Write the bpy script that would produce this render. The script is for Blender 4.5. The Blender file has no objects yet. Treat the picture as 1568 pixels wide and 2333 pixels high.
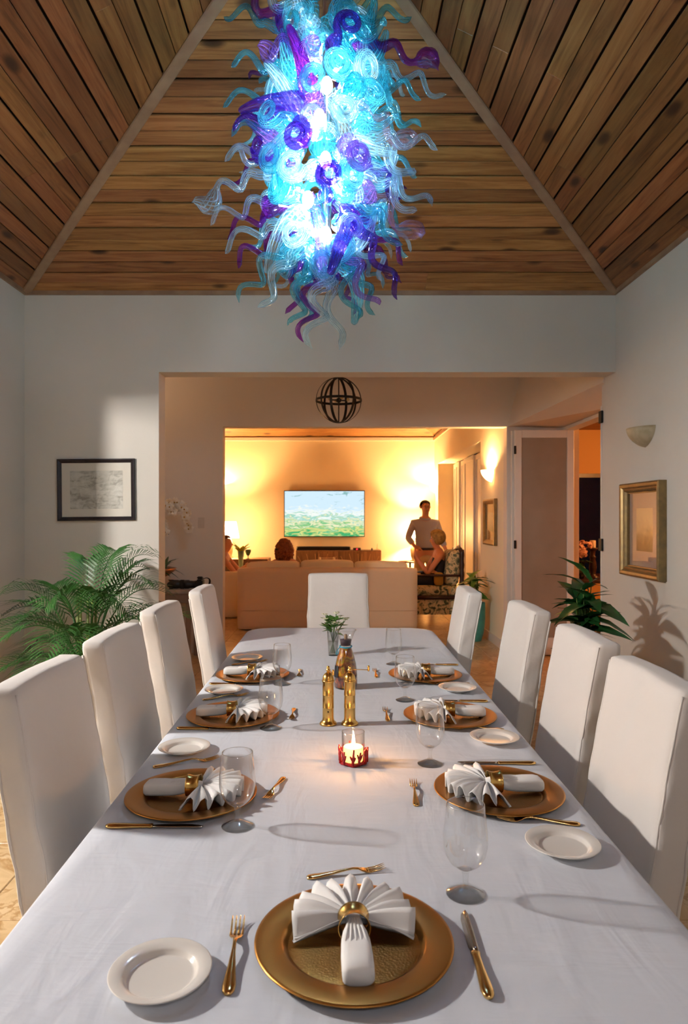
import bpy, bmesh, math, random
from mathutils import Vector, Matrix, noise, Quaternion
random.seed(7)
S = bpy.context.scene
COL = S.collection
PI = math.pi

# ------------------------------------------------------------------ camera
F = 1555.3            # focal length in pixels of the 1568 x 2333 frame (24 mm on a 36 mm high frame)
CX, CY, H = 767.0, 1181.0, 1.5      # vanishing point of the table edges, eye height
cam_d = bpy.data.cameras.new('camera'); cam = bpy.data.objects.new('camera', cam_d); COL.objects.link(cam)
cam.location = (0, 0, H); cam.rotation_euler = (PI/2, 0, 0)
cam_d.sensor_fit = 'VERTICAL'; cam_d.sensor_height = 36; cam_d.sensor_width = 24.2; cam_d.lens = 24
cam_d.shift_x = (784-CX)/2333; cam_d.shift_y = (CY-1166.5)/2333
cam_d.clip_start = .05; cam_d.clip_end = 100
cam_d.dof.use_dof = True; cam_d.dof.focus_distance = 2.3; cam_d.dof.aperture_fstop = 6.3
S.camera = cam

# ------------------------------------------------------------------ world, exposure
W = bpy.data.worlds.new('night'); S.world = W; W.use_nodes = True
W.node_tree.nodes['Background'].inputs[0].default_value = (.012, .016, .03, 1)
W.node_tree.nodes['Background'].inputs[1].default_value = .25
S.view_settings.view_transform = 'Standard'; S.view_settings.look = 'None'
S.view_settings.gamma = 1; S.view_settings.use_curve_mapping = False
S.view_settings.exposure = 0.36
S.cycles.max_bounces = 6; S.cycles.diffuse_bounces = 4; S.cycles.glossy_bounces = 3
S.cycles.transmission_bounces = 4; S.cycles.transparent_max_bounces = 26
S.cycles.use_adaptive_sampling = True; S.cycles.adaptive_threshold = .22; S.cycles.adaptive_min_samples = 24
S.cycles.caustics_reflective = False; S.cycles.caustics_refractive = False
S.cycles.sample_clamp_indirect = 4.0
# strength of everything that glows (each lamp is built further down with these)
E_CHAND = 315.0       # bulbs inside the glass chandelier
E_KITCHEN = 1300.0      # globe lamp beyond the doorway in the left wall
E_LIVING = 700.0       # table lamps beside the television
E_SCONCE = 700.0       # lit wall sconces of the living room
E_PATIO = 100.0
E_REAR_FILL = 45.0         # fill globe added behind the camera to brighten the dining room

def P(x, y, Y):       # photo pixel at depth Y -> point
    return Vector(((x-CX)*Y/F, Y, H-(y-CY)*Y/F))
def T(x, y, z=.76):   # photo pixel on the horizontal plane z -> point
    Y = F*(H-z)/(y-CY)
    return Vector(((x-CX)*Y/F, Y, z))

# ------------------------------------------------------------------ materials
def lin(h):
    h = h.lstrip('#'); r = []
    for i in (0, 2, 4):
        c = int(h[i:i+2], 16)/255
        r.append(c/12.92 if c <= .04045 else ((c+.055)/1.055)**2.4)
    return (*r, 1)
class NT:
    def __init__(s, name):
        s.m = bpy.data.materials.new(name); s.m.use_nodes = True; s.t = s.m.node_tree
        s.t.nodes.clear(); s.out = s.t.nodes.new('ShaderNodeOutputMaterial')
    def n(s, typ, ins=None, **kw):
        nd = s.t.nodes.new('ShaderNode'+typ)
        for k, v in kw.items(): setattr(nd, k, v)
        for k, v in (ins or {}).items():
            sock = nd.inputs[k]
            if isinstance(v, bpy.types.NodeSocket): s.t.links.new(v, sock)
            else: sock.default_value = v
        return nd
    def link(s, a, b): s.t.links.new(a, b)
    def ramp(s, fac, stops, interp='LINEAR'):
        r = s.n('ValToRGB', {0: fac}); e = r.color_ramp.elements; r.color_ramp.interpolation = interp
        while len(e) < len(stops): e.new(.5)
        for el, (p, c) in zip(e, stops): el.position = p; el.color = c
        return r.outputs[0]
    def surf(s, sock): s.link(sock, s.out.inputs[0]); return s.m
MATS = {}
def M(name, col, rough=.6, metal=0, var=None, bump=None, spec=.5, sheen=0, emit=None, coat=0, sss=0, scale3=(1,1,1)):
    if name in MATS: return MATS[name]
    k = NT(name); col = lin(col) if isinstance(col, str) else col
    p = k.n('BsdfPrincipled', {'Base Color': col, 'Roughness': rough, 'Metallic': metal, 'Specular IOR Level': spec,
                               'Sheen Weight': sheen, 'Coat Weight': coat})
    tc = k.n('TexCoord'); mp = k.n('Mapping', {0: tc.outputs['Object'], 3: scale3})
    if var:
        nz = k.n('TexNoise', {'Vector': mp.outputs[0], 'Scale': var[0], 'Detail': 5})
        c2 = lin(var[1]) if isinstance(var[1], str) else var[1]
        rr = k.ramp(nz.outputs[0], [(.35, col), (.68, c2)])
        k.link(rr, p.inputs['Base Color'])
    if bump:
        nz = k.n('TexNoise', {'Vector': mp.outputs[0], 'Scale': bump[0], 'Detail': 6})
        b = k.n('Bump', {'Height': nz.outputs[0], 'Strength': bump[1], 'Distance': bump[2] if len(bump) > 2 else .01})
        k.link(b.outputs[0], p.inputs['Normal'])
    if emit: p.inputs['Emission Color'].default_value = lin(emit[0]); p.inputs['Emission Strength'].default_value = emit[1]
    MATS[name] = k.surf(p.outputs[0]); return MATS[name]
def emitter(name, col, strength):
    if name in MATS: return MATS[name]
    k = NT(name); e = k.n('Emission', {0: lin(col) if isinstance(col, str) else col, 1: strength})
    MATS[name] = k.surf(e.outputs[0]); return MATS[name]
def schlick(k, f0, f1, power=4.0):      # reflectance by angle, the same from both sides of a thin wall
    lw = k.n('LayerWeight', {0: .5}); pw = k.n('Math', {0: lw.outputs['Facing'], 1: power}, operation='POWER')
    return k.n('MapRange', {0: pw.outputs[0], 3: f0, 4: f1}).outputs[0]
def thin_glass(name, tint=(.97,.98,.98,1), gloss=1.0, milk=0.0, rough=.02, edge=.45):
    """thin blown glass: passes light straight through, reflects by Fresnel, a little milky"""
    if name in MATS: return MATS[name]
    k = NT(name)
    lw = k.n('LayerWeight', {0: .5}); ed = k.n('Math', {0: lw.outputs['Facing'], 1: 3.5}, operation='POWER')      # darkening put into the tint at the outline, emulating refraction
    tc = k.n('MixRGB', {0: ed.outputs[0], 1: tint, 2: (tint[0]*edge, tint[1]*edge, tint[2]*edge, 1)})
    tr = k.n('BsdfTransparent', {0: tc.outputs[0]}); gl = k.n('BsdfGlossy', {0: (1,1,1,1), 'Roughness': rough})
    f2 = schlick(k, .06*gloss, min(1, .8*gloss), 2.5)
    base = tr.outputs[0]
    if milk:
        tl = k.n('BsdfTranslucent', {0: tint}); df = k.n('BsdfDiffuse', {0: tint})
        ad = k.n('MixShader', {0: .5, 1: tl.outputs[0], 2: df.outputs[0]})
        base = k.n('MixShader', {0: milk, 1: base, 2: ad.outputs[0]}).outputs[0]
    mx = k.n('MixShader', {0: f2, 1: base, 2: gl.outputs[0]})
    MATS[name] = k.surf(mx.outputs[0]); return MATS[name]
def real_glass(name, tint=(1,1,1,1), ior=1.48, rough=0):
    if name in MATS: return MATS[name]
    k = NT(name); g = k.n('BsdfGlass', {0: tint, 'Roughness': rough, 'IOR': ior})
    MATS[name] = k.surf(g.outputs[0]); return MATS[name]

# ------------------------------------------------------------------ mesh helpers
def mk(name, me, mat=None, parent=None, loc=None, rot=None, smooth=False):
    o = bpy.data.objects.new(name, me); COL.objects.link(o)
    if mat is not None and not me.materials: me.materials.append(mat)
    if parent is not None: o.parent = parent
    if loc is not None: o.location = loc
    if rot is not None: o.rotation_euler = rot
    if smooth: me.shade_smooth()
    return o
def empty(name, loc=(0,0,0), rz=0):
    o = bpy.data.objects.new(name, None); COL.objects.link(o); o.location = loc
    o.rotation_euler = (0, 0, rz); o.empty_display_size = .05
    return o
def tag(o, label, cat, group=None):
    o['label'] = label; o['category'] = cat
    if group: o['group'] = group
    return o
def struct(o, label=None):
    o['kind'] = 'structure'
    if label: o['label'] = label
    return o
def copy_tree(o, parent=None):
    c = o.copy(); COL.objects.link(c)
    if parent is not None: c.parent = parent
    for ch in list(o.children): copy_tree(ch, c)
    return c
class B:
    """collects vertices and faces of one mesh"""
    def __init__(s): s.v = []; s.f = []; s.uv = None
    def add(s, vs, fs):
        n = len(s.v); s.v += [Vector(v) for v in vs]; s.f += [tuple(i+n for i in f) for f in fs]; return s
    def box(s, x0, x1, y0, y1, z0, z1):
        return s.add([(x0,y0,z0),(x1,y0,z0),(x1,y1,z0),(x0,y1,z0),(x0,y0,z1),(x1,y0,z1),(x1,y1,z1),(x0,y1,z1)],
                     [(0,3,2,1),(4,5,6,7),(0,1,5,4),(1,2,6,5),(2,3,7,6),(3,0,4,7)])
    def prism(s, quad, off):      # quad of 3D points extruded by off
        off = Vector(off); q = [Vector(p) for p in quad]; n = len(q)
        vs = q+[p+off for p in q]
        return s.add(vs, [tuple(range(n-1,-1,-1)), tuple(range(n,2*n))]+[(i,(i+1)%n,n+(i+1)%n,n+i) for i in range(n)])
    def lathe(s, prof, n=32, ox=0, oy=0, oz=0, close=False):
        rings = []; base = len(s.v)
        for r, z in prof:
            if r < 1e-6: rings.append([len(s.v)]); s.v.append(Vector((ox,oy,oz+z)))
            else:
                rings.append(list(range(len(s.v), len(s.v)+n)))
                for i in range(n):
                    a = 2*PI*i/n; s.v.append(Vector((ox+r*math.cos(a), oy+r*math.sin(a), oz+z)))
        prs = list(zip(rings, rings[1:]))
        if close: prs.append((rings[-1], rings[0]))
        for a, b in prs:
            if len(a) == 1 and len(b) == 1: continue
            for i in range(n):
                j = (i+1) % n
                if len(a) == 1: s.f.append((a[0], b[j], b[i]))
                elif len(b) == 1: s.f.append((a[i], a[j], b[0]))
                else: s.f.append((a[i], a[j], b[j], b[i]))
        return s
    def tube(s, pts, rad, n=8, caps=True, ribs=0, amp=0, flat=1.0, twist=0):
        pts = [Vector(p) for p in pts]; m = len(pts)
        if not hasattr(rad, '__len__'): rad = [rad]*m
        t = [(pts[min(i+1,m-1)]-pts[max(i-1,0)]).normalized() for i in range(m)]
        up = Vector((0,0,1)) if abs(t[0].z) < .9 else Vector((1,0,0))
        nrm = (up - t[0]*up.dot(t[0])).normalized(); base = len(s.v); nr = []
        for i in range(m):
            nrm = (nrm - t[i]*nrm.dot(t[i])).normalized(); bi = t[i].cross(nrm)
            for k in range(n):
                a = 2*PI*k/n
                r = rad[i]*(1+amp*math.cos(ribs*a+twist*i)) if ribs else rad[i]
                s.v.append(pts[i]+nrm*(r*math.cos(a)*flat)+bi*(r*math.sin(a)))
        for i in range(m-1):
            for k in range(n):
                k2 = (k+1) % n
                s.f.append((base+i*n+k, base+i*n+k2, base+(i+1)*n+k2, base+(i+1)*n+k))
        if caps:
            s.f.append(tuple(base+k for k in range(n-1,-1,-1))); s.f.append(tuple(base+(m-1)*n+k for k in range(n)))
        return s
    def grid(s, fn, nu, nv, closed_u=False):
        base = len(s.v); cu = nu if closed_u else nu+1
        for j in range(nv+1):
            for i in range(cu): s.v.append(Vector(fn(i/nu, j/nv)))
        for j in range(nv):
            for i in range(nu):
                i2 = (i+1) % cu if closed_u else i+1
                s.f.append((base+j*cu+i, base+j*cu+i2, base+(j+1)*cu+i2, base+(j+1)*cu+i))
        return s
    def loft(s, rings, cap=True):
        base = len(s.v); n = len(rings[0])
        for r in rings: s.v += [Vector(p) for p in r]
        for j in range(len(rings)-1):
            for i in range(n):
                k = (i+1) % n
                s.f.append((base+j*n+i, base+j*n+k, base+(j+1)*n+k, base+(j+1)*n+i))
        if cap:
            s.f.append(tuple(base+i for i in range(n-1,-1,-1))); s.f.append(tuple(base+(len(rings)-1)*n+i for i in range(n)))
        return s
    def softbox(s, x0, x1, y0, y1, z0, z1, r=.02, n=(6,6,6), fn=None):
        """box with rounded edges, each face a grid, deformed by fn"""
        bm = bmesh.new(); lx, ly, lz = x1-x0, y1-y0, z1-z0; c = Vector(((x0+x1)/2,(y0+y1)/2,(z0+z1)/2)); idx = {}
        def key(i, j, k):
            if (i,j,k) in idx: return idx[(i,j,k)]
            def crd(t, m, L):   # denser near the ends
                u = t/m*2-1; u = math.copysign(abs(u)**.7, u) if m > 2 else u
                return u*L/2
            p = Vector((crd(i,n[0],lx), crd(j,n[1],ly), crd(k,n[2],lz)))
            q = Vector((max(-lx/2+r,min(lx/2-r,p.x)), max(-ly/2+r,min(ly/2-r,p.y)), max(-lz/2+r,min(lz/2-r,p.z))))
            d = p-q
            if d.length > 1e-9:
                mx = max(abs(d.x),abs(d.y),abs(d.z)); p = q+d.normalized()*mx
            p += c
            if fn: p = Vector(fn(p))
            idx[(i,j,k)] = len(s.v); s.v.append(p); return idx[(i,j,k)]
        a, b, e = n
        for i in range(a):
            for j in range(b):
                s.f.append((key(i,j,0),key(i,j+1,0),key(i+1,j+1,0),key(i+1,j,0)))
                s.f.append((key(i,j,e),key(i+1,j,e),key(i+1,j+1,e),key(i,j+1,e)))
        for i in range(a):
            for k in range(e):
                s.f.append((key(i,0,k),key(i+1,0,k),key(i+1,0,k+1),key(i,0,k+1)))
                s.f.append((key(i,b,k),key(i,b,k+1),key(i+1,b,k+1),key(i+1,b,k)))
        for j in range(b):
            for k in range(e):
                s.f.append((key(0,j,k),key(0,j,k+1),key(0,j+1,k+1),key(0,j+1,k)))
                s.f.append((key(a,j,k),key(a,j+1,k),key(a,j+1,k+1),key(a,j,k+1)))
        bm.free(); return s
    def sphere(s, c, r, n=16, m=10, sc=(1,1,1)):
        c = Vector(c); prof = []
        base = len(s.v)
        s.lathe([(r*math.sin(PI*i/m) if 0 < i < m else 0, -r*math.cos(PI*i/m)) for i in range(m+1)], n)
        for i in range(base, len(s.v)): v = s.v[i]; s.v[i] = Vector((v.x*sc[0], v.y*sc[1], v.z*sc[2]))+c
        return s
    def xform(s, mat): s.v = [mat @ v for v in s.v]; return s
    def mesh(s, name, smooth=True):
        me = bpy.data.meshes.new(name); me.from_pydata([tuple(v) for v in s.v], [], s.f); me.update()
        if smooth: me.shade_smooth()
        return me
    def build(s, name, mat, parent=None, smooth=True, loc=None, rot=None, auto=None):
        me = s.mesh(name, smooth)
        if auto and smooth: me.set_sharp_from_angle(angle=math.radians(auto))
        return mk(name, me, mat, parent, loc, rot)
def bevel_mesh(me, w, seg=2):
    bm = bmesh.new(); bm.from_mesh(me)
    bmesh.ops.bevel(bm, geom=bm.edges[:], offset=w, segments=seg, affect='EDGES', clamp_overlap=True)
    bm.to_mesh(me); bm.free(); return me
def bez(p0, p1, p2, n):
    p0, p1, p2 = Vector(p0), Vector(p1), Vector(p2)
    return [p0*(1-t)**2+p1*2*t*(1-t)+p2*t*t for t in [i/n for i in range(n+1)]]
def catmull(pts, n):
    pts = [Vector(p) for p in pts]; q = [pts[0]*2-pts[1]]+pts+[pts[-1]*2-pts[-2]]; out = []
    for i in range(1, len(q)-2):
        for k in range(n):
            t = k/n; a, b, c, d = q[i-1:i+3]
            out.append(.5*((2*b)+(c-a)*t+(2*a-5*b+4*c-d)*t*t+(3*b-a-3*c+d)*t**3))
    out.append(pts[-1]); return out
def lerp_list(vals, n):      # piecewise linear resample
    out = []
    for i in range(n):
        t = i/(n-1)*(len(vals)-1); k = min(int(t), len(vals)-2); out.append(vals[k]+(vals[k+1]-vals[k])*(t-k))
    return out
def skin(name, vs, edges, sub=2, root=0):
    """vs: (x,y,z,r) or (x,y,z,rx,ry) joints; edges between them -> one continuous mesh"""
    me = bpy.data.meshes.new(name); me.from_pydata([v[:3] for v in vs], edges, [])
    o = bpy.data.objects.new(name, me); COL.objects.link(o)
    o.modifiers.new('s', 'SKIN'); md = o.modifiers.new('u', 'SUBSURF'); md.levels = sub; md.render_levels = sub
    if not me.skin_vertices: 
        bpy.context.view_layer.objects.active = o
        bpy.ops.mesh.customdata_skin_add()
    for i, v in enumerate(vs):
        d = me.skin_vertices[0].data[i]; d.radius = (v[3], v[4] if len(v) > 4 else v[3]); d.use_root = (i == root)
    dg = bpy.context.evaluated_depsgraph_get()
    nm = bpy.data.meshes.new_from_object(o.evaluated_get(dg))
    bpy.data.objects.remove(o); bpy.data.meshes.remove(me); nm.name = name; nm.shade_smooth(); return nm
# ------------------------------------------------------------------ shared materials
plaster = M('plaster', '#d5d0c7', .85, var=(1.3, '#d0cbc1'), bump=(60, .12, .004))
plaster_hall = M('plaster_hall', '#e3d7cb', .85, bump=(60, .1, .004))
plaster_living = M('plaster_living', '#efe3c8', .85, bump=(40, .08, .004))
white_paint = M('white_paint', '#ddd6cd', .45, bump=(30, .04, .003))
cotton = M('cotton', '#dfd9d3', .9, sheen=.15, bump=(9, .35, .012))
linen = M('linen', '#f4f2ef', .85, sheen=.2, bump=(160, .12, .001))
def cloth_mat():
    k = NT('tablecloth_cotton'); p = k.n('BsdfPrincipled', {'Base Color': lin('#d6dbe4'), 'Roughness': .8, 'Sheen Weight': .15})
    tc = k.n('TexCoord')
    mp = k.n('Mapping', {0: tc.outputs['Object'], 2: (0,0,.5), 3: (1.2, 4.2, 1)})
    a = k.n('TexNoise', {'Vector': mp.outputs[0], 'Scale': 2.6, 'Detail': 4, 'Distortion': .6})
    mp2 = k.n('Mapping', {0: tc.outputs['Object'], 2: (0,0,-.6), 3: (3.2, .9, 1)})
    b = k.n('TexNoise', {'Vector': mp2.outputs[0], 'Scale': 3.5, 'Detail': 3, 'Distortion': .8})
    w = k.n('TexNoise', {'Vector': tc.outputs['Object'], 'Scale': 420, 'Detail': 2})
    s1 = k.n('Math', {0: a.outputs[0], 1: b.outputs[0]}, operation='ADD')
    s2 = k.n('Math', {0: w.outputs[0], 1: .02, 2: s1.outputs[0]}, operation='MULTIPLY_ADD')
    bp = k.n('Bump', {'Height': s2.outputs[0], 'Strength': .2, 'Distance': .03})
    k.link(bp.outputs[0], p.inputs['Normal']); return k.surf(p.outputs[0])
table_cloth_mat = cloth_mat()
def wood_plank(name, axis, c1, c2, c3, knots=True, rough=.5):
    """pine boards: grain stretched along axis, knots, tone differs from board to board"""
    k = NT(name); tc = k.n('TexCoord'); oi = k.n('ObjectInfo')
    off = k.n('VectorMath', {0: oi.outputs['Random'], 1: (37.0, 19.0, 11.0)}, operation='MULTIPLY')
    ad = k.n('VectorMath', {0: tc.outputs['Object'], 1: off.outputs[0]}, operation='ADD')
    sc = [9, 9, 9]; sc[axis] = .55
    mp = k.n('Mapping', {0: ad.outputs[0], 3: sc})
    g = k.n('TexNoise', {'Vector': mp.outputs[0], 'Scale': 2.4, 'Detail': 8, 'Roughness': .65, 'Distortion': 1.2})
    col = k.ramp(g.outputs[0], [(.28, lin(c3)), (.47, lin(c1)), (.70, lin(c2))])
    tone = k.n('HueSaturation', {'Hue': .5, 'Saturation': 1.0, 'Color': col})
    rv = k.n('MapRange', {0: oi.outputs['Random'], 3: .62, 4: 1.12}); k.link(rv.outputs[0], tone.inputs['Value'])
    wn = k.n('TexWhiteNoise', {1: oi.outputs['Random']}, noise_dimensions='1D')
    rh = k.n('MapRange', {0: wn.outputs[0], 3: .488, 4: .508}); k.link(rh.outputs[0], tone.inputs['Hue'])
    last = tone.outputs[0]
    if knots:
        ks = [6, 6, 6]; ks[axis] = 2.6
        mk_ = k.n('Mapping', {0: ad.outputs[0], 3: ks})
        vo = k.n('TexVoronoi', {'Vector': mk_.outputs[0], 'Scale': .8, 'Randomness': 1.0})
        kf = k.ramp(vo.outputs['Distance'], [(.0, (1,1,1,1)), (.10, (.85,.85,.85,1)), (.19, (0,0,0,1))])
        mx = k.n('MixRGB', {0: kf, 1: last, 2: lin('#2a1408')}); last = mx.outputs[0]
    p = k.n('BsdfPrincipled', {'Base Color': last, 'Roughness': rough})
    b = k.n('Bump', {'Height': g.outputs[0], 'Strength': .12, 'Distance': .004}); k.link(b.outputs[0], p.inputs['Normal'])
    return k.surf(p.outputs[0])
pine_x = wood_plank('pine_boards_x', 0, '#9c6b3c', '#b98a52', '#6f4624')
pine_y = wood_plank('pine_boards_y', 1, '#8a5a30', '#9f7040', '#5f3a1c')  # same pine for the side slopes, their shade put into a darker palette
pine_trim = M('pine_trim', '#8d7058', .55, var=(8, '#a08468'), scale3=(1,1,1))
brass = M('brass', (.80,.52,.17,1), .24, 1, var=(30, (.72,.44,.12,1)))
gold_plate = M('gold_plate', (.50,.235,.055,1), .34, 1, bump=(700, .05, .0006))
def hammered():
    k = NT('hammered_gold'); p = k.n('BsdfPrincipled', {'Base Color': (.46,.22,.05,1), 'Metallic': 1, 'Roughness': .33})
    tc = k.n('TexCoord'); v = k.n('TexVoronoi', {'Vector': tc.outputs['Object'], 'Scale': 230})
    b = k.n('Bump', {'Height': v.outputs[0], 'Strength': .35, 'Distance': .0012}); k.link(b.outputs[0], p.inputs['Normal'])
    return k.surf(p.outputs[0])
gold_hammered = hammered()
gold_cutlery = M('gold_cutlery', (.86,.55,.20,1), .14, 1)
steel_blade = M('knife_steel', (.55,.50,.44,1), .12, 1)
china = M('china', '#ece7df', .12, coat=.4)
black_iron = M('black_iron', '#171311', .5, .4)
black_plastic = M('black_plastic', '#0c0c0e', .35)
dark_wood = M('dark_wood', '#3a1a12', .35, var=(14, '#28100a'), scale3=(1,1,.2))
leaf_palm = M('leaf_palm', '#3a6b30', .42, var=(6, '#28521f'))
leaf_dark = M('leaf_dark', '#1f4a22', .3, var=(9, '#2f6a30'))
leaf_bright = M('leaf_bright', '#3d6a22', .4, var=(9, '#587f2b'))
soil = M('soil', '#2a1d14', .95, bump=(60, .8, .01))
def marble():
    k = NT('travertine'); tc = k.n('TexCoord'); oi = k.n('ObjectInfo')
    off = k.n('VectorMath', {0: oi.outputs['Random'], 1: (31.0, 17.0, 5.0)}, operation='MULTIPLY')
    ad = k.n('VectorMath', {0: tc.outputs['Object'], 1: off.outputs[0]}, operation='ADD')
    g = k.n('TexNoise', {'Vector': ad.outputs[0], 'Scale': 4.5, 'Detail': 8, 'Distortion': 1.6})
    col = k.ramp(g.outputs[0], [(.3, lin('#b9996c')), (.5, lin('#cfb48b')), (.56, lin('#a98455')), (.62, lin('#d3bb95'))])
    p = k.n('BsdfPrincipled', {'Base Color': col, 'Roughness': .28}); return k.surf(p.outputs[0])
travertine = marble()
grout = M('grout', '#8a7355', .9)
# ------------------------------------------------------------------ room shell
XL, XR, YB, ZE, TP = -2.56, 2.29, 5.6, 3.35, .49       # walls, eave height, pitch of the hipped ceiling
YF = -3.2
def structbox(name, boxes, mat, label=None, bev=None):
    b = B()
    for q in boxes: b.box(*q)
    return struct(b.build(name, mat, smooth=False), label)
# floor with tiles
fl = structbox('floor', [(-4.6, 6.5, YF-.2, 13.4, -.12, -.004)], grout, 'polished beige travertine tile floor')
tm = bevel_mesh(B().box(-.298, .298, -.298, .298, -.02, 0).mesh('tile', False), .003, 1); tm.materials.append(travertine)
for i in range(-5, 5):
    for j in range(0, 22):
        x, y = i*.6+.15, .45+j*.6
        if x < XL or (x > XR+.4) : continue
        mk('tile', tm, None, fl, (x, y, 0))
# dining room walls
structbox('wall_back', [(XL-.2, -1.4585, YB, 5.805, 0, 3.45), (-1.4585, XR+.02, YB, 5.805, 2.70, 3.45)], plaster,
          'white plaster wall with the wide opening to the hall')
structbox('wall_left', [(XL-.2, XL, 3.9, YB, 0, 3.45), (XL-.2, XL, YF, .7, 0, 3.45), (XL-.2, XL, .7, 3.9, 2.47, 3.45)], plaster)
structbox('wall_right', [(XR, XR+.2, YF, 5.89, 0, 3.45)], plaster)
structbox('wall_front', [(XL-.2, XR+.2, YF-.2, YF, 0, 3.45)], plaster)
structbox('baseboard_left', [(XL, XL+.015, 3.9, YB, 0, .1)], white_paint)
structbox('baseboard_back', [(XL, -1.46, YB-.015, YB, 0, .1)], white_paint)
structbox('baseboard_right', [(XR-.015, XR, YF, 5.89, 0, .1)], white_paint)
# kitchen beyond the doorway on the left (out of frame): its lamp lights the table from the side
structbox('wall_kitchen', [(-4.6, -4.4, .0, 5.6, 0, 2.75), (-4.6, XL-.2, -.1, .05, 0, 2.75), (-4.6, XL-.2, 5.0, 5.15, 0, 2.75)], plaster)
structbox('ceiling_kitchen', [(-4.6, XL-.2, -.1, 5.15, 2.75, 2.85)], plaster)
# hipped pine ceiling
HW = (XR-XL)/2; XC = (XL+XR)/2; ZR = ZE+TP*HW; YA = YB-HW; YA2 = YF+HW; up = .05
cb = B()
c0, c1, c2, c3 = (XL-.1,YB+.1,ZE+up-.049), (XR+.1,YB+.1,ZE+up-.049), (XR+.1,YF-.1,ZE+up-.049), (XL-.1,YF-.1,ZE+up-.049)
a1, a2 = (XC,YA,ZR+up), (XC,YA2,ZR+up)
cb.add([c0,c1,c2,c3,a1,a2], [(0,1,4),(2,3,5),(1,2,5,4),(3,0,4,5)])
ceiling = struct(cb.build('ceiling', M('ceiling_backing', '#2a180c', .9), smooth=False), 'hipped ceiling of varnished pine boards')
PW = .0965
sl = math.hypot(1, TP); nup = .022
def plank(fn, t0, t1, e0, e1, mat, normal):
    """board between insets t0..t1; fn(inset, end coordinate) gives the point on the ceiling plane"""
    b = B(); q = [fn(t0, e0(t0)), fn(t0, e1(t0)), fn(t1, e1(t1)), fn(t1, e0(t1))]
    me = b.prism(q, normal).mesh('plank', False); bevel_mesh(me, .003, 1)
    return mk('plank', me, mat, ceiling)
n = int(HW/PW)
for i in range(n+1):
    t0 = i*PW; t1 = min(t0+PW, HW-.002)
    g0 = .004 if i % 2 else .011                    # every second joint is wider
    t0 += g0*.5; t1 -= (.011 if i % 2 else .004)*.5
    if t1-t0 < .01: continue
    lift = random.uniform(0, .004)
    nv = Vector((0, TP, 1)).normalized()*(nup-lift)
    ctr = lambda t, x: Vector((x, YB-t, ZE+TP*t+lift))
    def seg(fn, a, b, mat, nv, joint):
        cuts = [a]+([joint] if joint is not None else [])+[b]
        for e0, e1 in zip(cuts, cuts[1:]): plank(fn, t0, t1, e0, e1, mat, nv)
    j = None
    if i in (0, 1): j = (lambda t: .72+.004)
    elif i in (8, 13): j = (lambda t: -.6)
    seg(ctr, lambda t: XL+t, lambda t: XR-t, pine_x, nv, j)
    lf = lambda t, y: Vector((XL+t, y, ZE+TP*t+lift)); rf = lambda t, y: Vector((XR-t, y, ZE+TP*t+lift))
    jl = random.choice([2.2, 3.0, 3.4, 1.2, 4.3]) if random.random() < .6 else None
    jl = jl if (jl and jl < YB-t1-.1) else None
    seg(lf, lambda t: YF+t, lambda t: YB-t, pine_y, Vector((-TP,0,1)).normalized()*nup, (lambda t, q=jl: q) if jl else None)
    jr = random.choice([2.4, 2.8, 3.7, 1.4, 4.4]) if random.random() < .6 else None
    jr = jr if (jr and jr < YB-t1-.1) else None
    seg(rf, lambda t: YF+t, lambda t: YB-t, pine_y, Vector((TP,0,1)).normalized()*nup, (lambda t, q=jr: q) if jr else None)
    rr_ = lambda t, x: Vector((x, YF+t, ZE+TP*t+lift))
    if i % 4 == 0:
        tq = t1; t1 = min(t0+4*PW-.004, HW-.002)
        plank(rr_, t0, t1, lambda t: XL+t, lambda t: XR-t, pine_x, Vector((0,-TP,1)).normalized()*nup); t1 = tq
def hip(name, p0, p1, w=.036, h=.03):
    p0, p1 = Vector(p0), Vector(p1); d = (p1-p0).normalized(); side = d.cross(Vector((0,0,1))).normalized(); nn = side.cross(d)
    q = [p0-side*w, p0+side*w, p0+side*w+nn*(-h), p0-side*w+nn*(-h)]
    me = B().prism(q, p1-p0).mesh(name, False); bevel_mesh(me, .006, 1)
    return struct(mk(name, me, pine_trim))
hip('trim_1', (XL,YB,ZE+.01), (XC,YA,ZR+.01)); hip('trim_2', (XR,YB,ZE+.01), (XC,YA,ZR+.01))
hip('trim_3', (XC,YA,ZR+.01), (XC,YA2,ZR+.01))
structbox('trim_4', [(XL, XR, YB-.022, YB, ZE-.02, ZE+.028)], pine_trim)
structbox('trim_5', [(XL, XL+.022, YF, YB-.022, ZE-.02, ZE+.028)], pine_trim)
structbox('trim_6', [(XR-.022, XR, YF, YB-.022, ZE-.02, ZE+.028)], pine_trim)
# hall
structbox('wall_hall_back', [(-3.4, -1.266, 7.6, 7.75, 0, 3.3), (-1.266, 1.896, 7.6, 7.75, 2.52, 3.3), (1.896, 2.7, 7.6, 7.75, 0, 3.3)], plaster_hall,
          'hall wall with the opening into the living room')
structbox('wall_hall_left', [(-3.4, -3.2, 5.8, 7.6, 0, 3.3)], plaster_hall)
structbox('ceiling_hall', [(-3.4, 2.9, 5.8, 7.6, 3.2, 3.3)], plaster_hall)
bk = B()      # slanting bulkhead above the folding doors
A_, B_, C_, D_ = Vector((1.90,7.6,2.52)), Vector((2.27,5.83,2.66)), Vector((2.62,7.6,2.50)), Vector((2.62,5.83,2.50))
A2, B2, C2, D2 = Vector((2.09,7.6,3.25)), Vector((2.44,5.83,3.25)), Vector((2.8,7.6,3.25)), Vector((2.8,5.83,3.25))
bk.add([A_,B_,C_,D_,A2,B2,C2,D2], [(0,1,5,4),(0,2,3,1),(2,6,7,3),(4,5,7,6),(1,3,7,5),(0,4,6,2)])
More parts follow.
